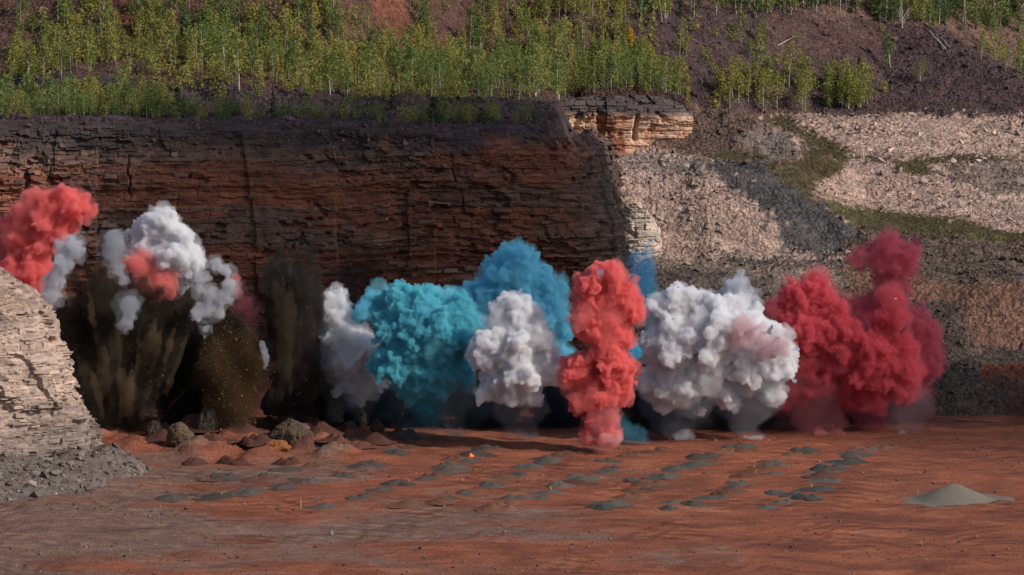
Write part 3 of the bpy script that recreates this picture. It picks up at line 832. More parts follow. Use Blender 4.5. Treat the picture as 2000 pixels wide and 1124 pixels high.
# heaved heaps of dirt below the dust
for i, (mx, my, sc_) in enumerate([(300, 868, 2.0), (330, 850, 2.2), (378, 905, 1.5), (420, 882, 1.9), (470, 862, 2.3), (500, 880, 1.7), (455, 905, 1.4), (590, 880, 1.9), (620, 868, 2.1), (650, 880, 1.6), (690, 862, 2.3), (700, 880, 1.4), (740, 868, 1.8), (560, 905, 1.4), (510, 846, 2.4), (600, 846, 2.2), (385, 862, 2.2), (770, 858, 2.0)]):
    p = onfloor(mx, my)
    o = link('dirt_heap', MOUNDS[(i * 3) % 8], None, (p.x, p.y, float(floor_z(p.x, p.y)) - .03), (0, 0, i * .9), (sc_, sc_, sc_ * 1.5))
    o.color = (*(np.array((.085, .035, .026)) * rng.uniform(.75, 1.3)), 1)
    tag(o, 'rounded heap of dark red dirt heaved up, below ' + ('the widest dark dust fan' if mx < 400 else 'the brown spray' if mx < 520 else 'the tall dark dust column' if mx < 640 else 'the left white plume'), 'dirt heap', 'heaps of heaved dirt')

# ================================================================== AIRBORNE CLODS OF DIRT
def clod_mesh(seed, pointy, ragged, col, squash=1.0):
    bm = bmesh.new(); bmesh.ops.create_icosphere(bm, subdivisions=5, radius=1)
    me = bpy.data.meshes.new('dirt_clod'); bm.to_mesh(me); bm.free()
    V = np.empty(len(me.vertices) * 3, np.float32); me.vertices.foreach_get('co', V); V = V.reshape(-1, 3).astype(float)
    x, y, z = V.T.copy()
    up = np.clip(z, 0, 1)
    f = 1 - pointy * up * up * .4
    r = 1 + .34 * fbm(x * 1.6, y * 1.6, z * 1.6, o=4, seed=seed) + .07 * fbm(x * 12, y * 12, z * 12, o=3, seed=seed + 2)
    lowm = np.clip(-z, 0, 1)
    rag = ragged * lowm * np.abs(fbm(x * 5, y * 5, o=3, seed=seed + 5)) * 1.4
    V[:, 0] = x * r * f; V[:, 1] = y * r * f; V[:, 2] = np.where(z > 0, z * (1 + pointy * .22), z * .55 - rag) * r * squash
    me.vertices.foreach_set('co', V.astype(np.float32).ravel())
    c4 = np.ones((len(V), 4), np.float32); c4[:, :3] = np.array(col) * (.7 + .6 * rng.random((len(V), 1)))
    a = me.color_attributes.new('Col', 'FLOAT_COLOR', 'POINT'); a.data.foreach_set('color', c4.ravel())
    me.materials.append(M_stone); me.update()
    return me
clods = [   # px, py of the middle, distance, width px, height px, pointy, ragged, colour, label
    (352, 884, 427, 58, 44, .7, .5, (.10, .068, .042), 'olive-brown clod of dirt thrown clear of the ground in front'),
    (403, 852, 432, 48, 58, .9, .3, (.06, .048, .035), 'dark upright clod of dirt behind the olive-brown clod'),
    (441, 834, 440, 38, 36, .7, .4, (.075, .055, .038), 'small brown clod of dirt at the foot of the grainy brown spray'),
    (536, 790, 447, 50, 56, 1.0, .3, (.1, .082, .062), 'large pointed grainy clod of dirt between two dark dust columns'),
    (653, 824, 441, 40, 46, 1.1, .2, (.095, .08, .062), 'pointed grey-brown clod of dirt beside the white plume'),
    (568, 866, 428, 84, 46, .9, 1.3, (.085, .058, .038), 'ragged bush-like burst of olive dirt behind the orange clod'),
    (540, 894, 424, 54, 24, .1, .9, (.24, .085, .035), 'flat orange-red clod of dirt above its own shadow'),
    (683, 838, 437, 26, 22, .4, .4, (.06, .042, .034), 'small dark clod of dirt next to the pointed grey-brown clod'),
    (478, 846, 438, 30, 30, .8, .3, (.055, .045, .036), 'dark rounded clod of dirt below the brown spray'),
    (612, 822, 443, 36, 40, .9, .2, (.06, .05, .042), 'dark upright clod of dirt at the foot of the tall dust column'),
    (706, 826, 441, 34, 34, .9, .3, (.055, .046, .04), 'dark upright clod of dirt under the left white plume'),
    (300, 862, 434, 34, 30, .6, .4, (.07, .05, .036), 'brown clod of dirt at the foot of the widest dust fan'),
    (736, 846, 436, 28, 24, .5, .4, (.065, .04, .03), 'small red-brown clod of dirt between the white and turquoise plumes'),
    (627, 852, 432, 30, 20, .3, .6, (.085, .06, .034), 'small low olive clod of dirt to the side of the ragged burst'),
]
for i, (cx, cyy, d, wd, ht, pt, rg, col, lab) in enumerate(clods):
    p = atv(cx, cyy, d); s = wd / 2 / pxm(d); hh = ht / pxm(d) / 1.7
    p.z = max(p.z, hh * .75 + .2)
    o = link('dirt_clod', clod_mesh(100 + i, pt, rg, col), None, p, (0, 0, i * 1.3), (s, s, hh))
    tag(o, lab, 'dirt clod', 'clods of dirt thrown up by the blast')

# ================================================================== TREES
def tube(P, rad, k=5):
    P = np.asarray(P, float); n = len(P); V = []
    for i in range(n):
        a = np.linspace(0, 2 * math.pi, k, endpoint=False) + i * .3
        V.append(np.stack([P[i, 0] + np.cos(a) * rad[i], P[i, 1] + np.sin(a) * rad[i], np.full(k, P[i, 2])], -1))
    V = np.concatenate(V); F = []
    for i in range(n - 1):
        for j in range(k):
            a, b = i * k + j, i * k + (j + 1) % k
            F += [(a, b, b + k), (a, b + k, a + k)]
    return V, np.array(F)
def leaves(cent, r, per, size, g, zs=1.0):
    cent = np.asarray(cent); n = len(cent) * per
    ct = np.repeat(cent, per, 0)
    d = g.normal(0, 1, (n, 3)); d /= np.linalg.norm(d, axis=1)[:, None]
    rr = np.repeat(np.asarray(r), per) * g.random(n) ** .45
    p = ct + d * rr[:, None] * np.array((1, 1, zs))
    a = g.normal(0, 1, (n, 3)); a /= np.linalg.norm(a, axis=1)[:, None]
    b = np.cross(a, g.normal(0, 1, (n, 3))); b /= np.linalg.norm(b, axis=1)[:, None] + 1e-6
    s = size * g.uniform(.6, 1.4, n)[:, None]
    V = np.stack([p - a * s, p + b * s * .55, p + a * s, p - b * s * .55], 1).reshape(-1, 3)
    i = np.arange(n)[:, None] * 4
    F = np.concatenate([i + np.array([[0, 1, 2]]), i + np.array([[0, 2, 3]])])
    col = np.zeros((n * 4, 3)); col[:, 0] = np.repeat(np.clip(.5 + g.normal(0, .3, n), 0, 1), 4)
    return V, F, col
def join(parts):
    V, F, o = [], [], 0
    for v, f in parts: V.append(v); F.append(f + o); o += len(v)
    return np.concatenate(V), np.concatenate(F)
def birch_arrays(seed, h=5.0, slim=1.0, stems=1, low=.25, per=26, dens=1.0):
    g = np.random.default_rng(seed); wood = []; cen = []; rad = []
    for s in range(stems):
        lx, ly = g.normal(0, .12 if stems == 1 else .3, 2)
        zz = np.linspace(0, h * (1 if s == 0 else g.uniform(.7, .95)), 8); t = zz / zz[-1]
        bx = lx * t * h * .3 + g.normal(0, .03, 8).cumsum() + (s and g.normal(0, .15)); by = ly * t * h * .3 + g.normal(0, .03, 8).cumsum()
        P = np.stack([bx, by, zz], -1)
        wood.append(tube(P, .062 * (1 - t * .85) * (h / 5)))
        nb = int(11 * dens)
        for i in range(nb):
            f = low + (1 - low) * (i + g.random()) / nb; f = min(f, .985)
            b = np.array([np.interp(f, t, P[:, k]) for k in range(3)])
            an = g.uniform(0, 6.28); L = slim * h * .2 * (1.15 - f * .85) * g.uniform(.6, 1.3)
            tip = b + np.array([math.cos(an) * L, math.sin(an) * L, L * g.uniform(.5, 1.1)])
            wood.append(tube([b, (b + tip) / 2 + (0, 0, -.03), tip], [.02, .014, .006], 3))
            cen += [tip, b * .45 + tip * .55]; rad += [slim * h * g.uniform(.07, .12), slim * h * g.uniform(.06, .1)]
        cen.append(P[-1]); rad.append(.05 * h * slim)
    return join(wood), leaves(cen, rad, max(6, int(per * .72)), .145, g, 1.35), tube(P[::2], .06 * (1 - t[::2] * .85) * (h / 5), 4)
def shrub_arrays(seed, h=2.2):
    g = np.random.default_rng(seed); wood = []; cen = []; rad = []
    for s in range(6):
        an = g.uniform(0, 6.28); L = g.uniform(.15, .5) * h
        tip = np.array([math.cos(an) * L, math.sin(an) * L, h * g.uniform(.55, 1)])
        wood.append(tube([(0, 0, 0), tip * (.35, .35, .5), tip], [.03, .02, .008], 3))
        cen += [tip, tip * (.7, .7, .65), tip * (.5, .5, .35)]; rad += [.2 * h * g.uniform(.6, 1)] * 3
    return join(wood), leaves(cen, rad, 13, .085, g, 1.2)
def spruce_arrays(seed, h=4.0, wide=.2):
    g = np.random.default_rng(seed)
    wood = [tube([(0, 0, 0), (0, 0, h * .5), (0, 0, h)], [.06, .04, .01])]; cen = []; rad = []
    nl = 15
    for i in range(nl):
        f = .08 + .9 * i / nl; L = wide * h * (1.02 - f) * g.uniform(.8, 1.15)
        for k in range(6):
            an = g.uniform(0, 6.28)
            for q in (.35, .7, 1.0):
                cen.append((math.cos(an) * L * q, math.sin(an) * L * q, h * f - L * .25 * q)); rad.append(.035 * h * (1.1 - f * .6))
    cen.append((0, 0, h)); rad.append(.03 * h)
    return join(wood), leaves(cen, rad, 4, .09, g, .7)
def pine_arrays(seed, h=3.6):
    g = np.random.default_rng(seed)
    wood = [tube([(0, 0, 0), (.05, 0, h * .5), (0, .05, h)], [.08, .06, .02])]; cen = []; rad = []
    for i in range(26):
        f = g.uniform(.12, 1); L = h * .38 * (1.12 - f) * g.uniform(.5, 1.1); an = g.uniform(0, 6.28)
        b = np.array((0, 0, h * f * .9)); tip = b + np.array((math.cos(an) * L, math.sin(an) * L, L * .4))
        wood.append(tube([b, tip], [.025, .01], 3)); cen += [tip, b * .5 + tip * .5]; rad += [h * .09, h * .07]
    return join(wood), leaves(cen, rad, 16, .1, g, .9)
def above(px):
    for lim, nm in ((210, 'the coral red plume'), (400, 'the bright white plume'), (520, 'the brown spray'), (640, 'the tall dark dust column'), (780, 'the left white plume'), (930, 'the turquoise plume'), (1080, 'the blue plume'), (1220, 'the red column'), (1400, 'the wide white bank'), (1560, 'the pale pink smoke')):
        if px < lim: return 'above ' + nm
    return 'above the crimson plume'
VAR = [birch_arrays(900 + i, 5, s, st, lo, pr, dn) for i, (s, st, lo, pr, dn) in enumerate([
    (1.2, 1, .06, 22, 1.4), (1.5, 1, .05, 22, 1.4), (1.0, 2, .1, 18, 1), (1.4, 1, .14, 22, 1.2), (1.05, 1, .2, 18, 1.1), (1.5, 2, .08, 20, 1.0), (1.2, 1, .06, 24, 1.4), (.85, 1, .1, 20, 1.3)])]
def thin(arr, k=2, grow=1.3):
    w_, (lv, lf, lc) = arr[:2]
    if len(arr) > 2: w_ = arr[2]
    q = lv.reshape(-1, 4, 3)[::k]; m = q.mean(1, keepdims=True); q = m + (q - m) * grow; n_ = len(q)
    i = np.arange(n_)[:, None] * 4
    return w_, (q.reshape(-1, 3), np.concatenate([i + np.array([[0, 1, 2]]), i + np.array([[0, 2, 3]])]), lc.reshape(-1, 4, 3)[::k].reshape(-1, 3))
VARL = [thin(a, 3, 1.5) if i % 2 else thin(a) for i, a in enumerate(VAR)]
SHR = [shrub_arrays(700 + i) for i in range(5)]
def tree_meshes(arr, leafmat, bark):
    (wv_, wf), (lv, lf, lc) = arr[:2]
    return mesh_np('trunk', wv_, wf, None, bark, True), mesh_np('crown', lv, lf, lc, leafmat)
LIB = {}
for nm, mt in (('green', M_leafG), ('yellow', M_leafY), ('dark', M_leafD)):
    LIB['birch', nm] = [tree_meshes(a, mt, M_birch) for a in VAR]
    LIB['shrub', nm] = [tree_meshes(a, mt, M_dark_bark) for a in SHR]
def plant(name, meshes, loc, s, lab, cat, group, rz=None, lean=0, sz=1.0):
    r = link(name, None, None, loc, (lean, lean * .5, rng.uniform(0, 6.3) if rz is None else rz), (s, s, s * sz))
    r.empty_display_size = .3
    tag(r, lab, cat, group)
    link('trunk', meshes[0], r); link('crown', meshes[1], r)
    return r
def sample(n, x0, x1, y0, y1, poly=None, dens=None):
    x = rng.uniform(x0, x1, n); y = rng.uniform(y0, y1, n); z = Hs(x, y); px, py = proj(x, y, z)
    k = (px > -25) & (px < 2025) & (py > -60)
    if poly: k &= inpoly(px, py, poly)
    if dens is not None: k &= rng.random(n) < dens(x, y, px, py)
    return np.stack([x, y, z, px, py], -1)[k]
belts = []   # (points, zone, height low, high)
nz = lambda sc, a, b, sd: (lambda x, y, px, py: np.clip(a + b * fbm(x * sc, y * sc, o=3, seed=sd), 0, 1))
belts.append((sample(1150, -60, 12, 512.5, 552, [(-50, 60), (1110, 60), (1110, 206), (700, 203), (500, 186), (170, 160), (-50, 165)], nz(.14, .62, 1.0, 801)), 'belt', 3.0, 5.6))
belts.append((sample(420, 0, 30, 551, 582, [(1040, 100), (1345, 100), (1345, 205), (1040, 200)], nz(.12, .75, .6, 803)), 'ledge', 3.6, 5.4))
belts.append((sample(2000, -66, 24, 536, 600, [(-50, -50), (1230, -50), (1230, 100), (-50, 130)], (lambda x, y, px, py: np.clip(np.interp(px, [0, 250, 340, 620, 680, 880, 940, 1250], [.2, .3, .8, .9, .3, .35, 1, 1]) + .7 * fbm(x * .12, y * .12, o=3, seed=805), 0, 1))), 'slope', 3.2, 6.0))
belts.append((sample(330, -60, -28, 490, 506, [(-50, 150), (330, 170), (340, 232), (-50, 228)], nz(.2, .7, .5, 807)), 'edge', 2.6, 4.4))
belts.append((sample(700, 17, 47, 574, 600, [(1325, 165), (1712, 172), (1712, 214), (1480, 222), (1325, 214)], nz(.2, .8, .5, 809)), 'right', 4.0, 6.4))
belts.append((sample(1100, 8, 90, 606, 655, [(1180, -30), (2030, -30), (2030, 60), (1850, 56), (1720, 44), (1700, 30), (1560, 28), (1500, 34), (1330, 40), (1180, 60)], nz(.06, .85, .6, 811)), 'forest', 4.5, 8.0))
belts.append((sample(900, 10, 44, 575, 660, [(1215, -30), (1600, -30), (1600, 30), (1500, 38), (1330, 46), (1215, 75)], nz(.1, .8, .6, 815)), 'forest', 3.5, 6.5))
belts.append((sample(130, 52, 80, 585, 625, [(1840, 30), (2030, 30), (2030, 175), (1960, 150), (1890, 90)], nz(.1, .6, .7, 813)), 'gully', 3.5, 6.0))
belts.append((sample(60, 12, 46, 585, 613, [(1240, 50), (1560, 50), (1560, 140), (1240, 140)], None), 'talus', 2.2, 4.2))
ZL = {'belt': 'in the belt behind the cliff', 'ledge': 'over the orange rock face', 'slope': 'on the steep top slope',
      'edge': 'on the bench behind the brink', 'right': 'in the terrace row', 'forest': 'in the upper wood',
      'gully': 'in the gully beyond the dark scree slope', 'talus': 'scattered on the purple scree'}
allt = []
for pts, zone, h0, h1_ in belts:
    for q in pts:
        t = fbm(np.array([q[0] * .09]), np.array([q[1] * .09]), o=2, seed=821)[0] + rng.normal(0, .3)
        kind = 'yellow' if t > .05 else 'green'
        if zone == 'forest' and rng.random() < .65: kind = 'dark' if rng.random() < .5 else 'green'
        if zone in ('slope',) and t < -.3: kind = 'dark'
        hh = rng.uniform(h0, h1_) * (.86 if rng.random() < .65 else .55)
        allt.append((q, zone, kind, hh))
print('trees', len(allt), [(z, len(p)) for p, z, _, _ in belts])
# the 300 that show largest are trees of their own; the rest stand as one wood
def shown(t):
    q = t[0]; return t[3] / q[1] * (1 if (0 < q[3] < 2000 and q[4] > 25) else .5) * (1.25 if t[1] in ('edge', 'right', 'ledge') else 1)
allt.sort(key=lambda t: -shown(t))
KN = {'green': 'green birch ', 'yellow': 'yellow-green birch ', 'dark': 'dark green birch '}
for i, (q, zone, kind, hh) in enumerate(allt[:295]):
    size = 'tall ' if hh > 4.3 else ('short ' if hh < 3.4 else 'middling ')
    lab = size + KN[kind] + ZL[zone] + ', ' + above(q[3])
    plant('birch_tree', LIB['birch', kind][i % 8], q[:3] - np.array((0, 0, .1)), hh / 5, lab, 'tree', 'birches ' + ZL[zone], lean=rng.normal(0, .05))
rest = allt[295:]
wood_root = tag(link('far_wood', None, loc=(0, 560, 32)), 'mass of young birches on the terraces and upper slopes', 'trees', kind='stuff')
inv = Matrix.Translation(wood_root.location).inverted()
for nm, mt in (('green', M_leafG), ('yellow', M_leafY), ('dark', M_leafD)):
    WV, WF, LV, LF, LC = [], [], [], [], []; ow = ol = 0
    for i, (q, zone, kind, hh) in enumerate(rest):
        if kind != nm: continue
        (wv_, wf), (lv, lf, lc) = VARL[i % 8]
        a = rng.uniform(0, 6.28); s = hh / 5; Rm = np.array([[math.cos(a), -math.sin(a), 0], [math.sin(a), math.cos(a), 0], [0, 0, 1]]) * s
        off = q[:3] - np.array((0, 0, .1))
        WV.append(wv_ @ Rm.T + off); WF.append(wf + ow); ow += len(wv_)
        LV.append(lv @ Rm.T + off); LF.append(lf + ol); ol += len(lv)
        c = lc.copy(); c[:, 1] = rng.random(); LC.append(c)
    if not LV: continue
    for pn, me in (('trunks', mesh_np('trunks', np.concatenate(WV), np.concatenate(WF), None, M_birch, True)), ('crowns', mesh_np('crowns', np.concatenate(LV), np.concatenate(LF), np.concatenate(LC), mt))):
        o = link(pn, me, wood_root); o.matrix_parent_inverse = inv; o['kind'] = 'stuff'
# brush between the trees
bp = np.concatenate([sample(1900, -60, 24, 507, 600, [(-50, -20), (1240, -20), (1330, 190), (700, 205), (-50, 170)], nz(.15, .5, .9, 841)), sample(260, 14, 60, 574, 613, [(1250, 20), (1900, 60), (1712, 218), (1330, 214)], nz(.15, .3, .9, 843))])
fe = sample(420, 8, 90, 608, 640, [(1180, -5), (2030, -5), (2030, 75), (1850, 62), (1720, 48), (1700, 26), (1560, 24), (1500, 34), (1180, 62)], nz(.1, .85, .6, 845))
for i, q in enumerate(fe):
    kind = 'dark' if rng.random() < .55 else 'green'
    if i < 90: plant('forest_shrub', LIB['shrub', kind][i % 5], q[:3] - np.array((0, 0, .1)), rng.uniform(1.0, 1.9), ('dark green' if kind == 'dark' else 'green') + ' shrub at the edge of the upper wood, ' + above(q[3]), 'shrub', 'shrubs along the upper wood')
LV, LF, LC = [], [], []; ol = 0
for i, q in enumerate(bp):
    _, (lv, lf, lc) = thin(SHR[i % 5], 2, 1.4); s = rng.uniform(.4, 1.25)
    LV.append(lv * np.array((s * 1.4, s * 1.4, s)) + q[:3] - np.array((0, 0, .1))); LF.append(lf + ol); ol += len(lv); c = lc.copy(); c[:, 1] = rng.random(); LC.append(c)
tag(link('undergrowth', mesh_np('undergrowth', np.concatenate(LV), np.concatenate(LF), np.concatenate(LC), M_leafY)), 'low brush growing between the young trees', 'brush', kind='stuff')
# shrubs along the brink of the main cliff
sp = sample(420, -58, 8, 486.5, 504, [(-40, 190), (1120, 205), (1118, 262), (640, 246), (-40, 234)], nz(.15, .55, .8, 831))
sp = sp[np.argsort(sp[:, 1])][:190]
for i, q in enumerate(sp):
    kind = 'yellow' if rng.random() < .25 else ('green' if rng.random() < .45 else 'dark')
    sc_ = rng.uniform(.5, 1.25); lab = ('tall ' if sc_ > 1 else 'low ' if sc_ < .75 else 'middling ') + {'yellow': 'yellow-green', 'green': 'green', 'dark': 'dark green'}[kind] + ' shrub on the cliff brink, ' + above(q[3])
    plant('shrub', LIB['shrub', kind][i % 5], q[:3] - np.array((0, 0, .05)), sc_, lab, 'shrub', 'shrubs along the cliff brink')
# conifers and single trees
def hit(px, py):
    ys = np.arange(485, 700, .25); x, y, z = at(px, py, ys); hz = H(x, ys)
    i = np.argmax(hz >= z); return np.array((x[i], ys[i], z[i] - .1))
def onhill(px, py):
    p = hit(px, py); p[2] = Hs(p[0], p[1])[0] - .08; return p
SPR = [tree_meshes(spruce_arrays(40 + i, 4, wd), M_needle, M_dark_bark) for i, wd in enumerate((.17, .22, .13))]
PIN = [tree_meshes(pine_arrays(60 + i), M_needle, M_dark_bark) for i in range(2)]
con = [(766, 222, 52, 0, 'thin dark spruce standing above the brink, its pointed top over the birches'), (533, 242, 60, 1, 'dark spruce among shrubs on the brink, halfway along the cliff'), (691, 168, 46, 1, 'dark bushy spruce inside the birch belt'),
       (1243, 186, 62, 0, 'narrow dark spruce at the edge above the orange rock face'), (1227, 120, 44, 1, 'dark spruce just below the golden tree'), (1258, 165, 40, 2, 'slim spruce beside the narrow dark spruce'),
       (1634, 190, 70, 0, 'dark spruce in the row above the pale terraces'), (1330, 40, 50, 1, 'dark spruce at the start of the upper wood'), (1665, 30, 50, 1, 'dark spruce in the upper wood above the grassy shelf'), (1980, 25, 60, 1, 'dark spruce in the corner of the upper wood')]
for a, b, hpx, v, lab in con:
    p = onhill(a, b); plant('spruce_tree', SPR[v], p, hpx / pxm(p[1]) / 4, lab, 'tree', 'dark conifers')
for a, b, hpx, v, lab in [(346, 232, 60, 0, 'broad dark pine on the bench in front of the dark bank'), (846, 252, 62, 1, 'broad dark pine on the brink above the middle of the cliff'), (940, 252, 40, 0, 'small dark pine on the brink near the cliff end')]:
    p = onhill(a, b); plant('pine_tree', PIN[v], p, hpx / pxm(p[1]) / 3.6, lab, 'tree', 'dark conifers')
p = onhill(1228, 112); plant('golden_tree', tree_meshes(birch_arrays(77, 3.4, 1.2, 1, .3, 30, 1.2), M_leafO, M_birch), p, .95, 'bright golden-yellow birch above the orange rock face', 'tree', None)
for a, b, hpx, kind, lab in [(1738, 134, 66, 'green', 'lone leaning birch in the middle of the scree slope'), (1797, 166, 40, 'green', 'lone green bush-like birch low on the scree slope'), (1916, 120, 46, 'green', 'rounded green birch at the rim of the scree slope'),
                       (468, 195, 120, 'yellow', 'tall birch with a bare white trunk at the foot of the belt'), (235, 228, 62, 'yellow', 'birch with a crooked white trunk on the bench near the left edge'), (1335, 86, 44, 'green', 'thin birch alone on the purple scree'),
                       (1490, 92, 50, 'green', 'narrow birch on the purple scree below the upper wood'), (1448, 84, 60, 'green', 'broad birch at the top of the purple scree')]:
    p = onhill(a, b); plant('birch_tree', LIB['birch', kind][int(a) % 8], p, hpx / pxm(p[1]) / 5, lab, 'tree', None, lean=.12 if a == 1738 else .03)
# a bare birch and fallen trunks
def log_mesh(L, r0, r1, seed, k=6):
    g = np.random.default_rng(seed); t = np.linspace(0, 1, 9)
    P = np.stack([g.normal(0, .03, 9).cumsum(), g.normal(0, .03, 9).cumsum(), t * L], -1)
    return mesh_np('log', *tube(P, r0 + (r1 - r0) * t, k), None, M_birch, True)
p = onhill(1762, 56)
r = tag(link('bare_birch', None, None, p), 'bare white birch with forked dead limbs on the rim of the scree', 'tree')
link('trunk', log_mesh(4.2, .09, .03, 3), r)
for i, (tl_, ax) in enumerate(((.5, .6), (-.45, .9), (.8, 1.4))): link('limb', log_mesh(2.2, .045, .015, 5 + i), r, (0, 0, ax), (0, tl_, i * .4))
def lay_log(ax, ay, bx_, by_, lab, rad=.07):
    a = Vector(onhill(ax, ay)); b = Vector(onhill(bx_, by_)); a.z += .2; b.z += .25
    o = link('fallen_log', log_mesh((b - a).length, rad, rad * .5, int(ax)), None, a); o.rotation_euler = (b - a).to_track_quat('Z', 'Y').to_euler()
    tag(o, lab, 'log', 'bleached logs on the scree')
lay_log(1519, 96, 1554, 84, 'single bleached log lying across the purple scree')
lay_log(1848, 98, 1816, 68, 'longest of the bleached logs fanned out below the rim of the scree', .09)
lay_log(1843, 97, 1828, 72, 'steepest of the bleached logs fanned out below the rim of the scree')
lay_log(1856, 96, 1838, 78, 'shortest of the bleached logs fanned out below the rim of the scree')
# broken ledges and big blocks on the terraces
for n_, (x0, x1, y0, y1), tone in ((26, (1335, 1480, 345, 430), (.36, .27, .22)), (12, (1250, 1340, 330, 470), (.36, .27, .22)), (14, (1780, 1880, 350, 400), (.38, .28, .23)), (8, (1840, 1900, 330, 350), (.36, .22, .17)), (22, (1800, 2000, 500, 550), (.09, .07, .06)), (12, (1940, 2000, 380, 440), (.36, .27, .22)), (10, (1650, 1780, 470, 500), (.1, .08, .07))):
    for i in range(n_):
        p = onhill(rng.uniform(x0, x1), rng.uniform(y0, y1))
        o = link('boulder', ROCKS[i % 8], hill, p + np.array((0, 0, .05)), (rng.normal(0, .25), rng.normal(0, .25), rng.uniform(0, 6)), (rng.uniform(.3, .9), rng.uniform(.3, .7), rng.uniform(.3, .6)))
        o.color = (*(np.array(tone) * rng.uniform(.6, 1.25)), 1)
# grass on the terraces
n = 60000
x = rng.uniform(-58, 76, n); y = rng.uniform(485, 606, n); z = H(x, y); px, py = proj(x, y, z); zc = zone_col(x, y, z)
k = (px > -20) & (px < 2020) & (((zc[:, 2] / zc[:, 0] < .47) & (px > 1250)) | ((py < 232) & (px < 1120) & (y < 540) & (rng.random(n) < .35)))
x, y, z = x[k], y[k], z[k]; z = z + ROUGH(x, y) + STEPS(x, y, z) - .03; n = len(x); print('tufts', n)
bl = 4
ang = rng.uniform(0, 6.28, (n, bl)); hh = rng.uniform(.15, .5, (n, bl)); wd = .03
bx = x[:, None] + rng.normal(0, .12, (n, bl)); by = y[:, None] + rng.normal(0, .12, (n, bl)); bz = np.repeat(z[:, None], bl, 1)
A = np.stack([bx - np.cos(ang) * wd, by - np.sin(ang) * wd, bz], -1); B = np.stack([bx + np.cos(ang) * wd, by + np.sin(ang) * wd, bz], -1)
T = np.stack([bx + rng.normal(0, .1, (n, bl)), by + rng.normal(0, .1, (n, bl)), bz + hh], -1)
V = np.stack([A, B, T], 2).reshape(-1, 3); F = np.arange(len(V)).reshape(-1, 3)
K = np.zeros((len(V), 3)); K[:, 0] = np.repeat(rng.random(n * bl), 3); K[:, 1] = np.repeat(np.clip(.4 + .6 * fbm(x * .1, y * .1, o=2, seed=851) + .0 * x, 0, .95), bl * 3)
tag(link('grass', mesh_np('grass', V, F, K, M_grass)), 'dry olive grass growing on the terraces', 'grass', kind='stuff')

# ================================================================== SMOKE AND DUST
def vor_tex(name, sc):
    t = bpy.data.textures.new(name, 'VORONOI'); t.noise_scale = sc; t.noise_intensity = 1.0; return t
def cl_tex(name, sc, d=2):
    t = bpy.data.textures.new(name, 'CLOUDS'); t.noise_scale = sc; t.noise_depth = d; return t
VT = [vor_tex('billow_a', 1.25), vor_tex('billow_b', .55), cl_tex('billow_c', 2.5), vor_tex('billow_d', .28), cl_tex('billow_e', .8, 3)]
ICO = {}
def ico(n):
    if n not in ICO:
        bm = bmesh.new(); bmesh.ops.create_icosphere(bm, subdivisions=n, radius=1)
        me = bpy.data.meshes.new('i'); bm.to_mesh(me); bm.free(); ICO[n] = mesh_arrays(me); bpy.data.meshes.remove(me)
    return ICO[n]
def spheres(S_):
    Vs, Fs, o = [], [], 0
    for (p, r) in S_:
        V, F = ico(2 if r > .5 else 1)
        Vs.append(V * r + np.asarray(p)); Fs.append(F + o); o += len(V)
    return np.concatenate(Vs), np.concatenate(Fs)
VS = [[vor_tex('lobe%d' % i, a), vor_tex('curl%d' % i, b), vor_tex('fine%d' % i, .28)] for i, (a, b) in enumerate(((1.25, .55), (1.8, .8), (1.0, .42), (2.3, .62)))]
def bake(o):
    dg = bpy.context.evaluated_depsgraph_get()
    me = bpy.data.meshes.new_from_object(o.evaluated_get(dg)); old = o.data
    o.modifiers.clear(); o.data = me; bpy.data.meshes.remove(old)
    return me
def volume_from(name, V, F, mat, vox, disp):
    o = link(name, mesh_np(name, V, F))
    r = o.modifiers.new('r', 'REMESH'); r.mode = 'VOXEL'; r.voxel_size = vox
    for tex, st, mid in disp:
        d = o.modifiers.new('d', 'DISPLACE'); d.texture = tex; d.texture_coords = 'GLOBAL'; d.strength = st; d.mid_level = mid
    me = bake(o); me.materials.append(mat); me.name = name
    return o
def set_base(o, base):
    """Move the origin to the base of the plume without moving its surface."""
    o.data.transform(Matrix.Translation(-Vector(base))); o.location = base
def billow(blobs, dist, seed, grow=.84, fract=1.0):
    g = random.Random(seed); Sx = []
    for b in blobs:
        x, y, r = b[:3]; dd = b[3] if len(b) > 3 else g.uniform(-.6, .6) * r / pxm(dist) * .8
        c = atv(x, y, dist + dd); Rr = r / pxm(dist) * grow
        Sx.append((c, Rr))
        for k in range(11):
            u = Vector((g.gauss(0, 1), g.gauss(-.5, 1), g.gauss(.1, 1))).normalized(); r1 = Rr * g.uniform(.3, .5) * fract
            c1 = c + u * Rr * g.uniform(.72, .92); Sx.append((c1, r1))
            for j in range(4):
                v = (u * .7 + Vector((g.gauss(0, .7), g.gauss(0, .7), g.gauss(0, .7)))).normalized()
                r2_ = r1 * g.uniform(.35, .55)
                if r2_ > .13: Sx.append((c1 + v * r1 * .85, r2_))
    return [(c, r) for c, r in Sx if c.z - r * .3 > -.3 or True]
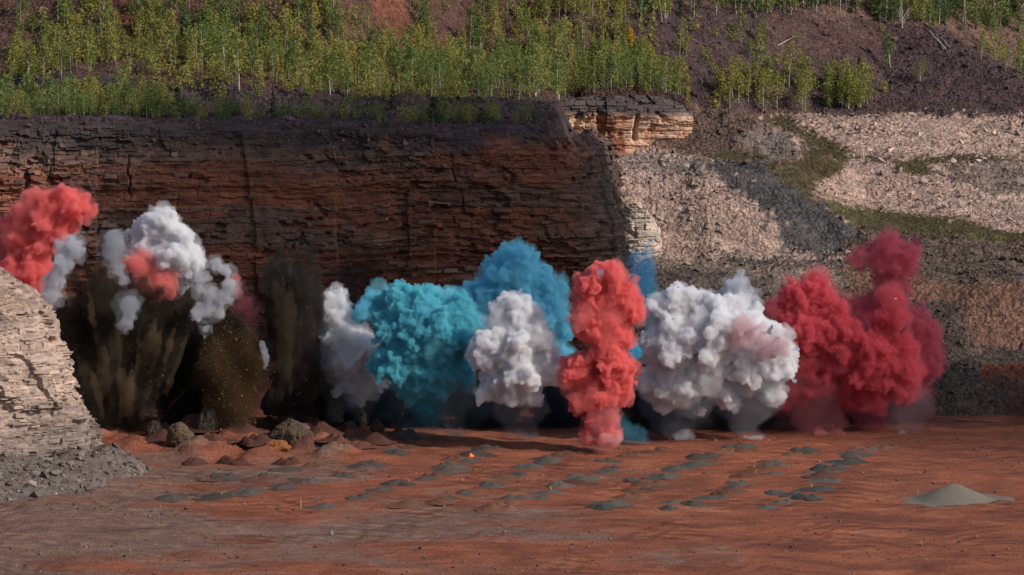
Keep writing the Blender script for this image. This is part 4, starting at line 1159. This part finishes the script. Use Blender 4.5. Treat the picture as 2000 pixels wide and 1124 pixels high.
def plume(name, blobs, dist, col, dens, seed, label, cat='smoke plume', group='smoke plumes of the blast', vox=.17, soft=0, extra=None, aniso=0., grow=1.0, veil=.15, ds=1.0):
    Sx = billow(blobs, dist, seed, grow)
    V, F = spheres(Sx)
    o = volume_from(name, V, F, mat_smoke(name, col, dens, aniso), vox, [(VT[2], (.7 + soft) * ds, .5), (VS[seed % 4][0], -(.95, 1.35, .8, 1.5)[seed % 4] * ds, .42), (VS[seed % 4][1], -(.5, .6, .42, .45)[seed % 4] * ds, .42), (VS[seed % 4][2], -.2 * ds, .42)])
    co = np.empty(len(o.data.vertices) * 3, np.float32); o.data.vertices.foreach_get('co', co); co = co.reshape(-1, 3)
    low = co[:, 2].min(); co[:, 2] = np.where(co[:, 2] < .02, .02 + .02 * rng.random(len(co)), co[:, 2]); o.data.vertices.foreach_set('co', co.ravel())
    set_base(o, (float(co[:, 0].mean()), dist, max(0, float(low))))
    tag(o, label, cat, group)
    if veil:
        g = random.Random(seed + 500); Sv = []
        for b in blobs:
            c_ = atv(b[0], b[1], dist + g.uniform(-.5, .5)); r_ = b[2] / pxm(dist)
            Sv.append((c_, r_ * .98))
            for k in range(5):
                u = Vector((g.gauss(0, 1), g.gauss(0, 1), g.gauss(0, 1))).normalized(); Sv.append((c_ + u * r_ * .85, r_ * g.uniform(.3, .5)))
        V, F = spheres(Sv)
        vo = volume_from('smoke_veil', V, F, mat_smoke('smoke_veil', col, dens * veil), .34, [(VT[2], 3.0, .45), (VT[4], 1.6, .5)])
        cv = np.empty(len(vo.data.vertices) * 3, np.float32); vo.data.vertices.foreach_get('co', cv); cv = cv.reshape(-1, 3)
        cv[:, 2] = np.where(cv[:, 2] < .05, .05 + .02 * rng.random(len(cv)), cv[:, 2]); vo.data.vertices.foreach_set('co', cv.ravel())
        vo.parent = o; vo.matrix_parent_inverse = Matrix.Translation(o.location).inverted()
    return o
def wisp(parent, name, px0, py0, px1, py1, r0, r1, dist, col, dens, seed, puff=True, aniso=0.):
    """Thin stem of smoke from the ground (px0, py0) up into its plume (px1, py1)."""
    g = random.Random(seed); Sx = []
    n = max(5, int(abs(py1 - py0) / 7))
    for i in range(n):
        t = i / (n - 1); r = (r0 + (r1 - r0) * t) * g.uniform(.7, 1.15)
        Sx.append((atv(px0 + (px1 - px0) * t + g.gauss(0, r * .35), py0 + (py1 - py0) * t, dist + g.gauss(0, r * .02)), r / pxm(dist)))
    if puff:
        Sp = []
        for i in range(22):
            q = g.uniform(.2, .55) * r0; Sp.append((atv(px0 + g.gauss(0, r0 * .75), py0 - q * .3 - abs(g.gauss(0, r0 * .3)), dist - .8 + g.gauss(0, .5)), q / pxm(dist)))
        V, F = spheres(Sp)
        pf = volume_from('ground_puff', V, F, mat_smoke('ground_puff', tuple(min(.95, c * 1.6) for c in col), .5), .2, [(VT[2], .6, .5), (VT[1], -.3, .38)])
        cv = np.empty(len(pf.data.vertices) * 3, np.float32); pf.data.vertices.foreach_get('co', cv); cv = cv.reshape(-1, 3)
        cv[:, 2] = np.where(cv[:, 2] < .03, .03 + .02 * rng.random(len(cv)), cv[:, 2]); pf.data.vertices.foreach_set('co', cv.ravel())
        pf.parent = parent; pf.matrix_parent_inverse = Matrix.Translation(parent.location).inverted()
    V, F = spheres(Sx)
    o = volume_from(name, V, F, mat_smoke(name, col, dens, aniso), .24, [(VT[2], .9, .5), (VT[0], -.5, .35), (VT[1], -.25, .35)])
    co = np.empty(len(o.data.vertices) * 3, np.float32); o.data.vertices.foreach_get('co', co); co = co.reshape(-1, 3)
    co[:, 2] = np.where(co[:, 2] < .03, .03 + .02 * rng.random(len(co)), co[:, 2]); o.data.vertices.foreach_set('co', co.ravel())
    if parent:
        o.parent = parent; o.matrix_parent_inverse = Matrix.Translation(parent.location).inverted()
    return o
WHITE = (.93, .93, .945); GREYW = (.7, .71, .75); RED = (.95, .34, .33); CRIM = (.83, .2, .25); CYAN = (.12, .62, .8); TEAL = (.24, .7, .79)
P = {}
P['rl'] = plume('red_smoke_plume', [(128, 402, 44), (88, 412, 42), (160, 412, 28), (48, 445, 44), (75, 470, 48), (38, 492, 46), (98, 440, 45), (140, 425, 30), (55, 530, 44), (82, 535, 34), (25, 545, 40), (62, 580, 38), (28, 600, 44), (75, 610, 30), (0, 560, 40), (40, 650, 40)], 442, RED, 2.2, 1,
    'coral red smoke plume rising behind the pale rock outcrop', soft=.5)
P['ws'] = plume('white_smoke_plume', [(138, 482, 21), (115, 482, 14), (150, 490, 15), (122, 515, 22), (108, 545, 22), (98, 575, 20), (88, 598, 18)], 433, (.72, .73, .77), 1.6, 2,
    'small pale grey smoke wisp standing against the coral red plume', ds=.75)
P['wg'] = plume('grey_smoke_plume', [(222, 470, 24), (212, 495, 20), (232, 490, 20), (228, 522, 22), (240, 545, 15), (250, 600, 22), (242, 635, 20), (255, 622, 17)], 432.5, (.55, .57, .61), 1.0, 3,
    'patchy grey smoke half hidden by streaks of dark dust', ds=.8)
P['wb'] = plume('white_smoke_plume', [(300, 448, 36), (332, 450, 36), (275, 452, 26), (360, 468, 22), (345, 500, 46), (310, 495, 42), (382, 505, 24), (340, 540, 34), (368, 528, 26), (395, 498, 13), (280, 490, 30)], 441, WHITE, 3.0, 4,
    'bright white smoke plume with a pink underside in front of the cliff')
P['pb'] = plume('red_smoke_plume', [(272, 515, 30), (285, 540, 28), (300, 560, 26), (325, 558, 26), (298, 575, 16)], 439, (.93, .38, .36), 1.6, 5,
    'salmon red smoke patch below the bright white plume', soft=.4)
P['wc'] = plume('white_smoke_plume', [(440, 528, 14), (446, 555, 15), (437, 585, 17), (428, 608, 17), (402, 600, 20), (386, 615, 14), (402, 640, 9), (401, 660, 6), (420, 515, 12), (397, 540, 14), (388, 565, 12), (412, 575, 16)], 434, (.74, .75, .78), 1.8, 6,
    'curled pale smoke plume with a dark hollow in its middle', grow=1.0, ds=.7)
P['rw'] = plume('red_smoke_plume', [(462, 575, 15), (474, 597, 19), (488, 622, 14), (496, 648, 8), (459, 548, 8), (500, 662, 5)], 437, (.92, .4, .4), 1.4, 7,
    'thin slanting salmon red smoke wisp beside the dark dust column', soft=.3, ds=.8)
P['wt'] = plume('white_smoke_plume', [(512, 670, 5), (514, 677, 6), (517, 684, 7), (518, 692, 7), (519, 699, 7), (519, 706, 6), (518, 712, 5), (516, 719, 4)], 431, (.6, .62, .68), 1.6, 8,
    'tiny white smoke curl at the lower tip of the thin red wisp', vox=.1, grow=1.2, veil=0, ds=.3)
P['wl'] = plume('white_smoke_plume', [(655, 582, 22), (642, 610, 28), (662, 632, 36), (640, 660, 34), (682, 660, 36), (692, 690, 50), (652, 695, 42), (716, 705, 40), (722, 740, 32), (682, 738, 36), (735, 680, 26), (702, 768, 20), (725, 770, 14)], 439, WHITE, 2.4, 9,
    'white smoke plume leaning against the turquoise plume', soft=.4, grow=1.08)
P['te'] = plume('turquoise_smoke_plume', [(790, 588, 36), (752, 600, 26), (832, 592, 34), (822, 630, 56), (772, 632, 44), (882, 622, 44), (908, 640, 38), (922, 662, 28), (852, 668, 60), (800, 690, 54), (780, 702, 46), (868, 716, 46), (842, 738, 44), (800, 748, 34), (892, 728, 30), (836, 776, 26), (830, 798, 18), (905, 748, 14)], 432, TEAL, 3.6, 10,
    'large turquoise smoke plume, broad and cauliflower-like', grow=1.07)
P['tb'] = plume('turquoise_smoke_plume', [(716, 602, 24), (724, 588, 20), (740, 582, 22), (850, 580, 20), (870, 592, 20), (705, 618, 14)], 438, (.34, .8, .92), 2.2, 11,
    'bright blue smoke puff peeping out behind the turquoise plume')
P['br'] = plume('blue_smoke_plume', [(1010, 512, 36), (1014, 492, 20), (990, 540, 44), (1032, 545, 44), (962, 530, 24), (1068, 575, 38), (1092, 568, 22), (922, 580, 32), (892, 588, 22), (960, 590, 45), (1062, 620, 46), (1086, 640, 34), (1000, 620, 60), (940, 640, 40), (1090, 690, 30)], 448, (.36, .8, .92), 2.2, 12,
    'tall blue smoke plume with a pointed head behind the middle white plume', soft=.3)
P['wm'] = plume('white_smoke_plume', [(1000, 590, 23), (1014, 580, 14), (985, 622, 30), (1022, 630, 36), (1000, 662, 46), (1046, 662, 32), (962, 682, 36), (936, 702, 22), (1062, 702, 32), (1010, 720, 52), (972, 740, 32), (1062, 732, 26), (946, 770, 18), (1000, 768, 28), (1042, 772, 20), (1084, 712, 12)], 427, WHITE, 4.0, 13,
    'cone-shaped white smoke plume between the turquoise plume and the red column', grow=1.07)
P['rm'] = plume('red_smoke_plume', [(1170, 530, 23), (1190, 540, 28), (1150, 560, 28), (1200, 560, 28), (1180, 590, 40), (1232, 602, 29), (1222, 580, 28), (1142, 622, 30), (1190, 640, 38), (1160, 650, 28), (1212, 660, 26), (1182, 688, 31), (1132, 716, 33), (1200, 712, 36), (1115, 732, 22), (1150, 750, 36), (1200, 750, 34), (1225, 722, 22), (1170, 782, 36), (1215, 780, 20), (1160, 822, 24), (1190, 812, 26), (1130, 790, 20), (1176, 850, 22), (1150, 850, 18), (1200, 852, 15)], 425, RED, 4.0, 14,
    'tall upright red smoke column in the middle')
P['bt'] = plume('blue_smoke_plume', [(1256, 510, 17), (1250, 540, 22), (1262, 570, 24), (1256, 592, 26), (1266, 482, 10), (1232, 518, 8), (1278, 468, 8), (1245, 500, 14), (1262, 525, 18), (1258, 555, 22), (1272, 495, 10)], 452, (.2, .62, .85), .6, 15,
    'thin see-through blue smoke wisp behind the top of the red column', soft=.3, ds=.6, grow=1.1)
P['bb'] = plume('blue_smoke_plume', [(1236, 684, 17), (1246, 692, 9), (1226, 675, 10)], 428, (.05, .6, .85), 1.8, 16, 'small bright blue smoke puff at the side of the red column')
P['bs'] = plume('blue_smoke_plume', [(1172, 531, 6), (1170, 542, 3)], 421.5, (.3, .55, .8), 1.6, 17, 'tiny pale blue smoke puff in front of the red column top', vox=.1, grow=1.1, veil=0, ds=.3)
P['bf'] = plume('blue_smoke_plume', [(1230, 850, 20), (1250, 858, 16), (1215, 838, 15), (1212, 820, 12), (1265, 863, 8)], 431, (.12, .35, .48), .6, 18, 'dim blue smoke puff low on the ground beside the red column', soft=.3)
P['wr'] = plume('white_smoke_plume', [(1290, 602, 36), (1330, 592, 30), (1380, 602, 36), (1400, 650, 56), (1320, 660, 52), (1280, 682, 36), (1455, 650, 44), (1500, 660, 38), (1530, 692, 30), (1552, 715, 13), (1510, 720, 34), (1450, 710, 46), (1380, 718, 50), (1310, 730, 46), (1278, 740, 28), (1340, 768, 30), (1400, 758, 30), (1290, 768, 20), (1366, 800, 12), (1470, 748, 28), (1420, 610, 36), (1300, 786, 20), (1425, 784, 18), (1500, 768, 22)], 433, WHITE, 3.4, 19,
    'widest white smoke bank between the red column and the crimson plume', grow=1.07)
P['wk'] = plume('white_smoke_plume', [(1432, 580, 32), (1442, 560, 22), (1462, 588, 26), (1410, 590, 24), (1478, 610, 18)], 443, (.78, .79, .83), 1.3, 20, 'bluish white smoke puff rising behind the wide white bank', soft=.4)
P['wp'] = plume('pink_smoke_plume', [(1450, 640, 26), (1475, 655, 24), (1440, 665, 22), (1520, 672, 22), (1490, 690, 20)], 429.5, (.84, .66, .69), 1.2, 21, 'pale pink smoke patch on the face of the wide white bank')
P['rr'] = plume('crimson_smoke_plume', [(1512, 606, 25), (1552, 572, 28), (1592, 562, 28), (1560, 612, 36), (1622, 622, 40), (1580, 652, 46), (1652, 652, 36), (1640, 692, 56), (1592, 712, 42), (1700, 682, 44), (1690, 732, 52), (1748, 704, 50), (1760, 760, 36), (1700, 780, 30), (1722, 630, 28), (1738, 585, 26), (1745, 620, 28), (1550, 770, 30), (1530, 788, 15), (1600, 752, 32), (1718, 798, 14), (1620, 660, 40), (1660, 780, 24), (1610, 585, 26)], 439, CRIM, 2.6, 22,
    'broad crimson smoke plume beside the wide white bank', soft=.3)
P['rh'] = plume('crimson_smoke_plume', [(1745, 552, 34), (1752, 512, 42), (1722, 496, 38), (1682, 506, 26), (1772, 492, 28), (1742, 482, 28), (1740, 590, 36), (1792, 652, 40), (1802, 690, 42), (1814, 722, 32), (1830, 690, 22), (1820, 655, 26), (1780, 620, 30), (1690, 610, 40), (1690, 640, 40), (1650, 600, 30), (1790, 750, 30)], 445, (.72, .2, .27), 1.1, 24,
    'dusky wine-red smoke plume with an arched head above the terraces', soft=.7, veil=.14)
# stems that tie the plumes to the ground
wisp(P['te'], 'smoke_stem', 893, 852, 872, 745, 18, 42, 431, (0.34, 0.38, 0.38), 0.104, 31)
wisp(P['te'], 'smoke_stem', 822, 852, 828, 770, 26, 44, 433, (0.08, 0.27, 0.34), 0.195, 32, False)
wisp(P['wm'], 'smoke_stem', 1032, 858, 1008, 745, 18, 56, 429, (0.44, 0.44, 0.48), 0.098, 33)
wisp(P['rm'], 'smoke_stem', 1188, 868, 1175, 810, 24, 30, 424, (0.68, 0.40, 0.42), 0.195, 34)
wisp(P['rm'], 'smoke_stem', 1150, 862, 1160, 800, 20, 26, 426, (0.64, 0.22, 0.24), 0.325, 44, False)
wisp(P['wr'], 'smoke_stem', 1335, 861, 1330, 750, 20, 66, 434, (0.44, 0.46, 0.50), 0.091, 35)
wisp(P['wr'], 'smoke_stem', 1470, 861, 1450, 745, 16, 62, 434, (0.48, 0.48, 0.52), 0.085, 36)
wisp(P['wr'], 'smoke_stem', 1285, 858, 1290, 770, 22, 40, 436, (0.32, 0.34, 0.38), 0.130, 46, False)
wisp(P['rr'], 'smoke_stem', 1612, 862, 1580, 750, 24, 54, 438, (0.56, 0.21, 0.24), 0.163, 37)
wisp(P['rr'], 'smoke_stem', 1775, 865, 1760, 760, 24, 50, 439, (0.52, 0.38, 0.42), 0.098, 38)
wisp(P['rr'], 'smoke_stem', 1700, 862, 1700, 780, 30, 50, 441, (0.40, 0.11, 0.15), 0.195, 39, False)
wisp(P['rr'], 'smoke_stem', 1535, 860, 1545, 770, 20, 34, 441, (0.40, 0.16, 0.20), 0.163, 47, False)
wisp(P['wl'], 'smoke_stem', 650, 822, 668, 740, 10, 40, 439, (0.40, 0.42, 0.46), 0.130, 40, False)
wisp(P['wl'], 'smoke_stem', 715, 845, 705, 740, 20, 50, 441, (0.28, 0.30, 0.35), 0.143, 48, False)

# dark dust: fans of thrown dirt
def dust(name, fans, dist, col, dens, seed, label, grains, gcol, streaks=None, group='dark dust columns of the blast'):
    g = random.Random(seed); Sx = []
    for (bx_, by_, tops, r0, r1) in fans:
        for (tx_, ty_) in tops:
            n = 26; k = g.uniform(-1, 1)
            for i in range(n):
                t = i / (n - 1)
                e = t ** 1.5
                x = bx_ + (tx_ - bx_) * e + g.gauss(0, 1); y = by_ + (ty_ - by_) * t
                r = (r0 + (r1 - r0) * math.sin(min(1, t * 1.15) * math.pi * .62)) * (1 - .65 * max(0, t - .8) / .2)
                Sx.append((atv(x, y, dist + k * (1 + 2.2 * t)), r / pxm(dist)))
    V, F = spheres(Sx)
    Vh, Fh = spheres([(c_, r_ * 1.45) for c_, r_ in Sx[::2]])
    o = volume_from(name, V, F, mat_smoke(name, col, dens), .26, [(VT[2], 1.8, .5), (VT[4], .8, .5), (VT[0], -.6, .35), (VT[1], -.3, .35)])
    hz_ = volume_from('dust_veil', Vh, Fh, mat_smoke('dust_veil', tuple(min(.3, c * 1.5) for c in col), dens * .13), .4, [(VT[2], 2.6, .45), (VT[4], 1.2, .5)])
    cv = np.empty(len(hz_.data.vertices) * 3, np.float32); hz_.data.vertices.foreach_get('co', cv); cv = cv.reshape(-1, 3)
    cv[:, 2] = np.where(cv[:, 2] < .06, .06 + .02 * rng.random(len(cv)), cv[:, 2]); hz_.data.vertices.foreach_set('co', cv.ravel())
    co = np.empty(len(o.data.vertices) * 3, np.float32); o.data.vertices.foreach_get('co', co); co = co.reshape(-1, 3)
    co[:, 2] = np.where(co[:, 2] < .03, .03 + .02 * rng.random(len(co)), co[:, 2]); o.data.vertices.foreach_set('co', co.ravel())
    set_base(o, (float(atv(fans[0][0], fans[0][1], dist).x), dist, 0)); tag(o, label, 'dust plume', group)
    inv_ = Matrix.Translation(o.location).inverted()
    hz_.parent = o; hz_.matrix_parent_inverse = inv_
    if streaks:
        Sx = []
        for (bx_, by_, tops, r0, r1, scol, sd) in streaks:
            for (tx_, ty_) in tops:
                k = g.uniform(-2.8, -1.0); t0 = g.uniform(0, .35); bx0 = bx_; bx1 = bx_ + (tx_ - bx_) * .45
                for i in range(34):
                    t = i / 33 * (1 - t0) + t0; e = t ** 1.3; bx_ = bx1
                    r = (r0 + (r1 - r0) * t) * (1 - .8 * max(0, t - .75) / .25)
                    Sx.append((atv(bx_ + (tx_ - bx_) * e + g.gauss(0, 1.2), by_ + (ty_ - by_) * t, dist + k * (1 + t)), r / pxm(dist)))
                bx_ = bx0
        V, F = spheres(Sx)
        st = volume_from('dirt_streaks', V, F, mat_smoke('dirt_streaks', scol, sd), .24, [(VT[2], 1.0, .5), (VT[4], .5, .5)])
        st.parent = o; st.matrix_parent_inverse = inv_
    # thrown grains
    c = np.array([(*s[0], s[1]) for s in (Sx if not streaks else [(x, r) for x, r in Sx])], float)
    base_c = co + 0
    i = rng.integers(0, len(co), grains)
    pts = base_c[i] + rng.normal(0, .45, (grains, 3)); pts[:, 1] -= .3
    pts = pts[pts[:, 2] > .1]
    sz = np.clip(.026 * (1 + rng.pareto(2.1, len(pts))), .02, .15)
    V, F, K = scatter(ROCKA[:4], pts, sz, np.array(gcol) * rng.uniform(.5, 1.6, len(pts))[:, None], 1.5)
    gr = link('dirt_grains', mesh_np('dirt_grains', V, F, K, M_stone)); gr.parent = o; gr.matrix_parent_inverse = inv_; gr['kind'] = 'stuff'
    return o
DK = (.08, .064, .05)
fan_g = random.Random(12)
fan_t = [(100 + i * 15.5, 500 + abs(i - 7) * 9 + fan_g.uniform(-18, 60)) for i in range(19)]
dust('dust_plume', [(235, 872, fan_t, 24, 25), (190, 865, [(120, 640), (150, 660), (200, 620), (240, 640), (290, 680), (330, 700)], 40, 40)], 438, (.075, .06, .047), 1.3, 51,
    'widest dark dust fan behind the pale rock outcrop', 3200, (.06, .045, .032),
    [(240, 850, [(x + 5, y + fan_g.uniform(20, 160)) for x, y in fan_t] + [(232, 690), (270, 700), (310, 720), (170, 700)], 4, 9, (.32, .22, .135), .5)])
dust('dust_plume', [(345, 850, [(330, 590), (370, 580), (400, 620), (350, 640), (430, 690)], 36, 46)], 442, (.065, .052, .042), 1.0, 52,
    'dark dust haze below the bright white plume', 1500, (.06, .042, .03))
dust('dust_plume', [(455, 840, [(402, 700), (418, 670), (440, 630), (462, 650), (482, 640), (504, 690)], 32, 26)], 433, (.11, .068, .036), .9, 53,
    'grainy brown spray of dirt beside the dark upright column', 4200, (.1, .062, .032))
dust('dust_plume', [(572, 830, [(520, 530), (530, 500), (548, 480), (560, 520), (575, 478), (592, 505), (608, 490), (622, 530), (628, 560)], 22, 24), (572, 830, [(540, 620), (575, 600), (602, 630), (615, 690)], 30, 30)], 437, (.055, .048, .044), 1.2, 54,
    'tall dark dust column standing free in front of the cliff', 2200, (.045, .038, .034),
    [(570, 830, [(522, 540), (534, 510), (552, 560), (566, 500), (585, 540), (600, 510), (612, 560), (640, 690), (622, 620)], 6, 12, (.2, .14, .095), .3)])
dust('dust_plume', [(430, 850, [(400, 640), (440, 610), (480, 620), (510, 660)], 40, 40), (620, 836, [(600, 640), (640, 690), (660, 740)], 34, 30)], 444, (.045, .038, .034), .8, 60,
    'dark dust filling the gap behind the brown spray and the tall column', 900, (.05, .038, .03))
dust('dust_plume', [(690, 640, [(660, 520), (690, 490), (720, 480), (745, 500), (768, 520)], 20, 24)], 446, (.012, .013, .016), .35, 55,
    'faint black dust spray above the left white plume', 900, (.03, .03, .03))
dust('dust_plume', [(760, 850, [(660, 790), (720, 770), (780, 770), (860, 770)], 50, 46), (960, 850, [(900, 770), (940, 760), (990, 770)], 50, 46), (1090, 852, [(1060, 760), (1110, 770), (1150, 780)], 46, 44)], 444, (.035, .05, .07), 1.0, 56,
    'dark blue-black dust, darkened for shade, under the turquoise and middle white plumes', 600, (.03, .03, .035))  # dust whose dark colour also stands in for the shade below the plumes
dust('dust_plume', [(1300, 858, [(1230, 790), (1270, 770), (1320, 770), (1380, 770)], 48, 46), (1440, 858, [(1420, 770), (1480, 770), (1530, 780)], 46, 46)], 443, (.05, .06, .075), .9, 57,
    'slate-dark dust, darkened for shade, under the wide white bank', 500, (.03, .03, .035))  # part dust, part shade of the white bank put into the colour
dust('dust_plume', [(1600, 858, [(1540, 790), (1580, 780), (1620, 780), (1660, 790)], 46, 44), (1740, 858, [(1700, 790), (1760, 785), (1800, 800)], 42, 40)], 448, (.13, .04, .055), .8, 58,
    'wine-dark dust, darkened for shade, under the crimson plume', 500, (.04, .025, .025))  # dust bank, with the crimson plume's shade painted into its dark tone
dust('dust_plume', [(1990, 820, [(1975, 760), (2010, 750), (2030, 780)], 24, 24)], 447, (.1, .03, .028), .2, 59,
    'faint dark red dust puff cut off by the picture edge', 100, (.05, .02, .02))

# flying bits of rock through the whole blast
n = 900
px = rng.uniform(90, 1850, n); py = np.clip(rng.normal(700, 110, n), 360, 860)
Q = np.stack(at(px, py, rng.uniform(419, 445, n)), -1); Q = Q[Q[:, 2] > .2]; n = len(Q)
sz = np.clip(.02 * (1 + rng.pareto(2.0, n)), .02, .13)
tn = np.where(rng.random(n)[:, None] < .35, np.array((.45, .42, .38)), np.array((.04, .035, .03))) * rng.uniform(.6, 1.3, n)[:, None]
V, F, K = scatter(ROCKA[:4], Q, sz, tn, 1.5)
tag(link('flying_debris', mesh_np('flying_debris', V, F, K, M_stone)), 'small bits of rock flying through the smoke', 'debris', kind='stuff')

# ================================================================== SMALL THINGS ON THE FLOOR
def box_mesh(name, sx, sy, sz, mat, bev=.01):
    bm = bmesh.new(); bmesh.ops.create_cube(bm, size=1)
    for v in bm.verts: v.co = Vector((v.co.x * sx, v.co.y * sy, (v.co.z + .5) * sz))
    bmesh.ops.bevel(bm, geom=bm.edges[:], offset=bev, segments=2, affect='EDGES')
    me = bpy.data.meshes.new(name); bm.to_mesh(me); bm.free(); me.materials.append(mat); return me
M_pink = mat_plain('flagging', (.75, .25, .16)); M_wood = mat_plain('lath', (.5, .38, .24)); M_yel = mat_plain('yellow_tube', (.62, .48, .08)); M_gm = mat_plain('grey_metal', (.2, .2, .22), .5)
p = onfloor(588, 994)
r = tag(link('marker_stake', None, None, (p.x, p.y, float(floor_z(p.x, p.y)))), 'thin wooden marker stake with a pink top on the red dirt', 'stake')
link('lath', box_mesh('lath', .07, .03, .62, M_wood, .006), r); link('ribbon', box_mesh('ribbon', .09, .05, .34, M_pink, .01), r, (0, 0, .6))
p = onfloor(647, 1043)
r = tag(link('grey_canister', None, None, (p.x, p.y, float(floor_z(p.x, p.y))), (0, .08, .4)), 'small grey canister standing alone on the near dirt', 'canister')
link('body', box_mesh('body', .3, .26, .34, M_gm, .05), r); link('cap', box_mesh('cap', .12, .12, .1, M_gm, .02), r, (0, 0, .33))
def bent_tube(L, seed):
    g = np.random.default_rng(seed); t = np.linspace(0, 1, 7)
    P_ = np.stack([t * g.uniform(-.25, .25) + t ** 2 * g.uniform(-.4, .4), g.normal(0, .03, 7).cumsum(), L * (t - .45 * t ** 3)], -1)
    return mesh_np('detonator_tube', *tube(P_, np.full(7, .028), 5), None, M_yel, True)
for i, (a, b, lab) in enumerate([(1585, 957, 'yellow detonator tube poking from a mound in the outermost row'), (1475, 928, 'yellow detonator tube poking from a mound in the second row'), (1078, 962, 'yellow detonator tube poking from a mound in the row toward the red column'),
                       (800, 945, 'yellow detonator tube poking from a mound in the row toward the turquoise plume'), (1472, 915, 'upright yellow detonator tube farther up the second row'), (432, 970, 'yellow detonator tube on a mound near the rock outcrop')]):
    p = onfloor(a, b); tag(link('detonator_tube', bent_tube(.7, i), None, (p.x, p.y, float(floor_z(p.x, p.y)) + .1)), lab, 'tube', 'yellow detonator tubes')
# a small flame and sparks
M_fire = mat_plain('fire', (1, .08, .015), .5, 3)
def flame_mesh(seed):
    g = np.random.default_rng(seed); parts = []
    for k in range(4):
        x = g.uniform(-.2, .2); h = g.uniform(.1, .32); parts.append(tube([(x, 0, 0), (x * .9, .02, h * .4), (x * .6 - .1, 0, h)], [.06, .05, .008], 6))
    return mesh_np('flame', *join(parts), None, M_fire, True)
p = onfloor(922, 897); tag(link('flame', flame_mesh(1), None, (p.x, p.y, .25)), 'small orange flame on a mound in front of the turquoise plume', 'flame')

# ================================================================== CLOUDS ABOVE (their shade lies on the cliff and the back of the floor)
def cloud(parts, alt):
    Sx = []; g = random.Random(4)
    for (gx_, gy_, rx) in parts:
        c = Vector((gx_, gy_, 0)) + SUN * (alt / SUN.z)
        for k in range(7): Sx.append((c + Vector((g.gauss(0, rx * .4), g.gauss(0, rx * .3), g.gauss(0, 4))), rx * g.uniform(.4, .75)))
    return Sx
if True:
    V, F = spheres(cloud([(-50, 482, 22), (-28, 486, 26), (-6, 482, 24), (8, 470, 20), (30, 452, 17), (52, 450, 18), (75, 448, 18), (50, 438, 14), (68, 436, 16), (-58, 508, 15), (-42, 510, 16), (-25, 508, 15), (60, 607, 18), (85, 604, 18)], 420))
    o = volume_from('clouds', V, F, mat_smoke('clouds', (.95, .95, .96), .06), 2.5, [(cl_tex('cloud_a', 14, 3), 9, .5)])
    tag(o, 'broken white clouds drifting over the pit', 'cloud', kind='stuff')
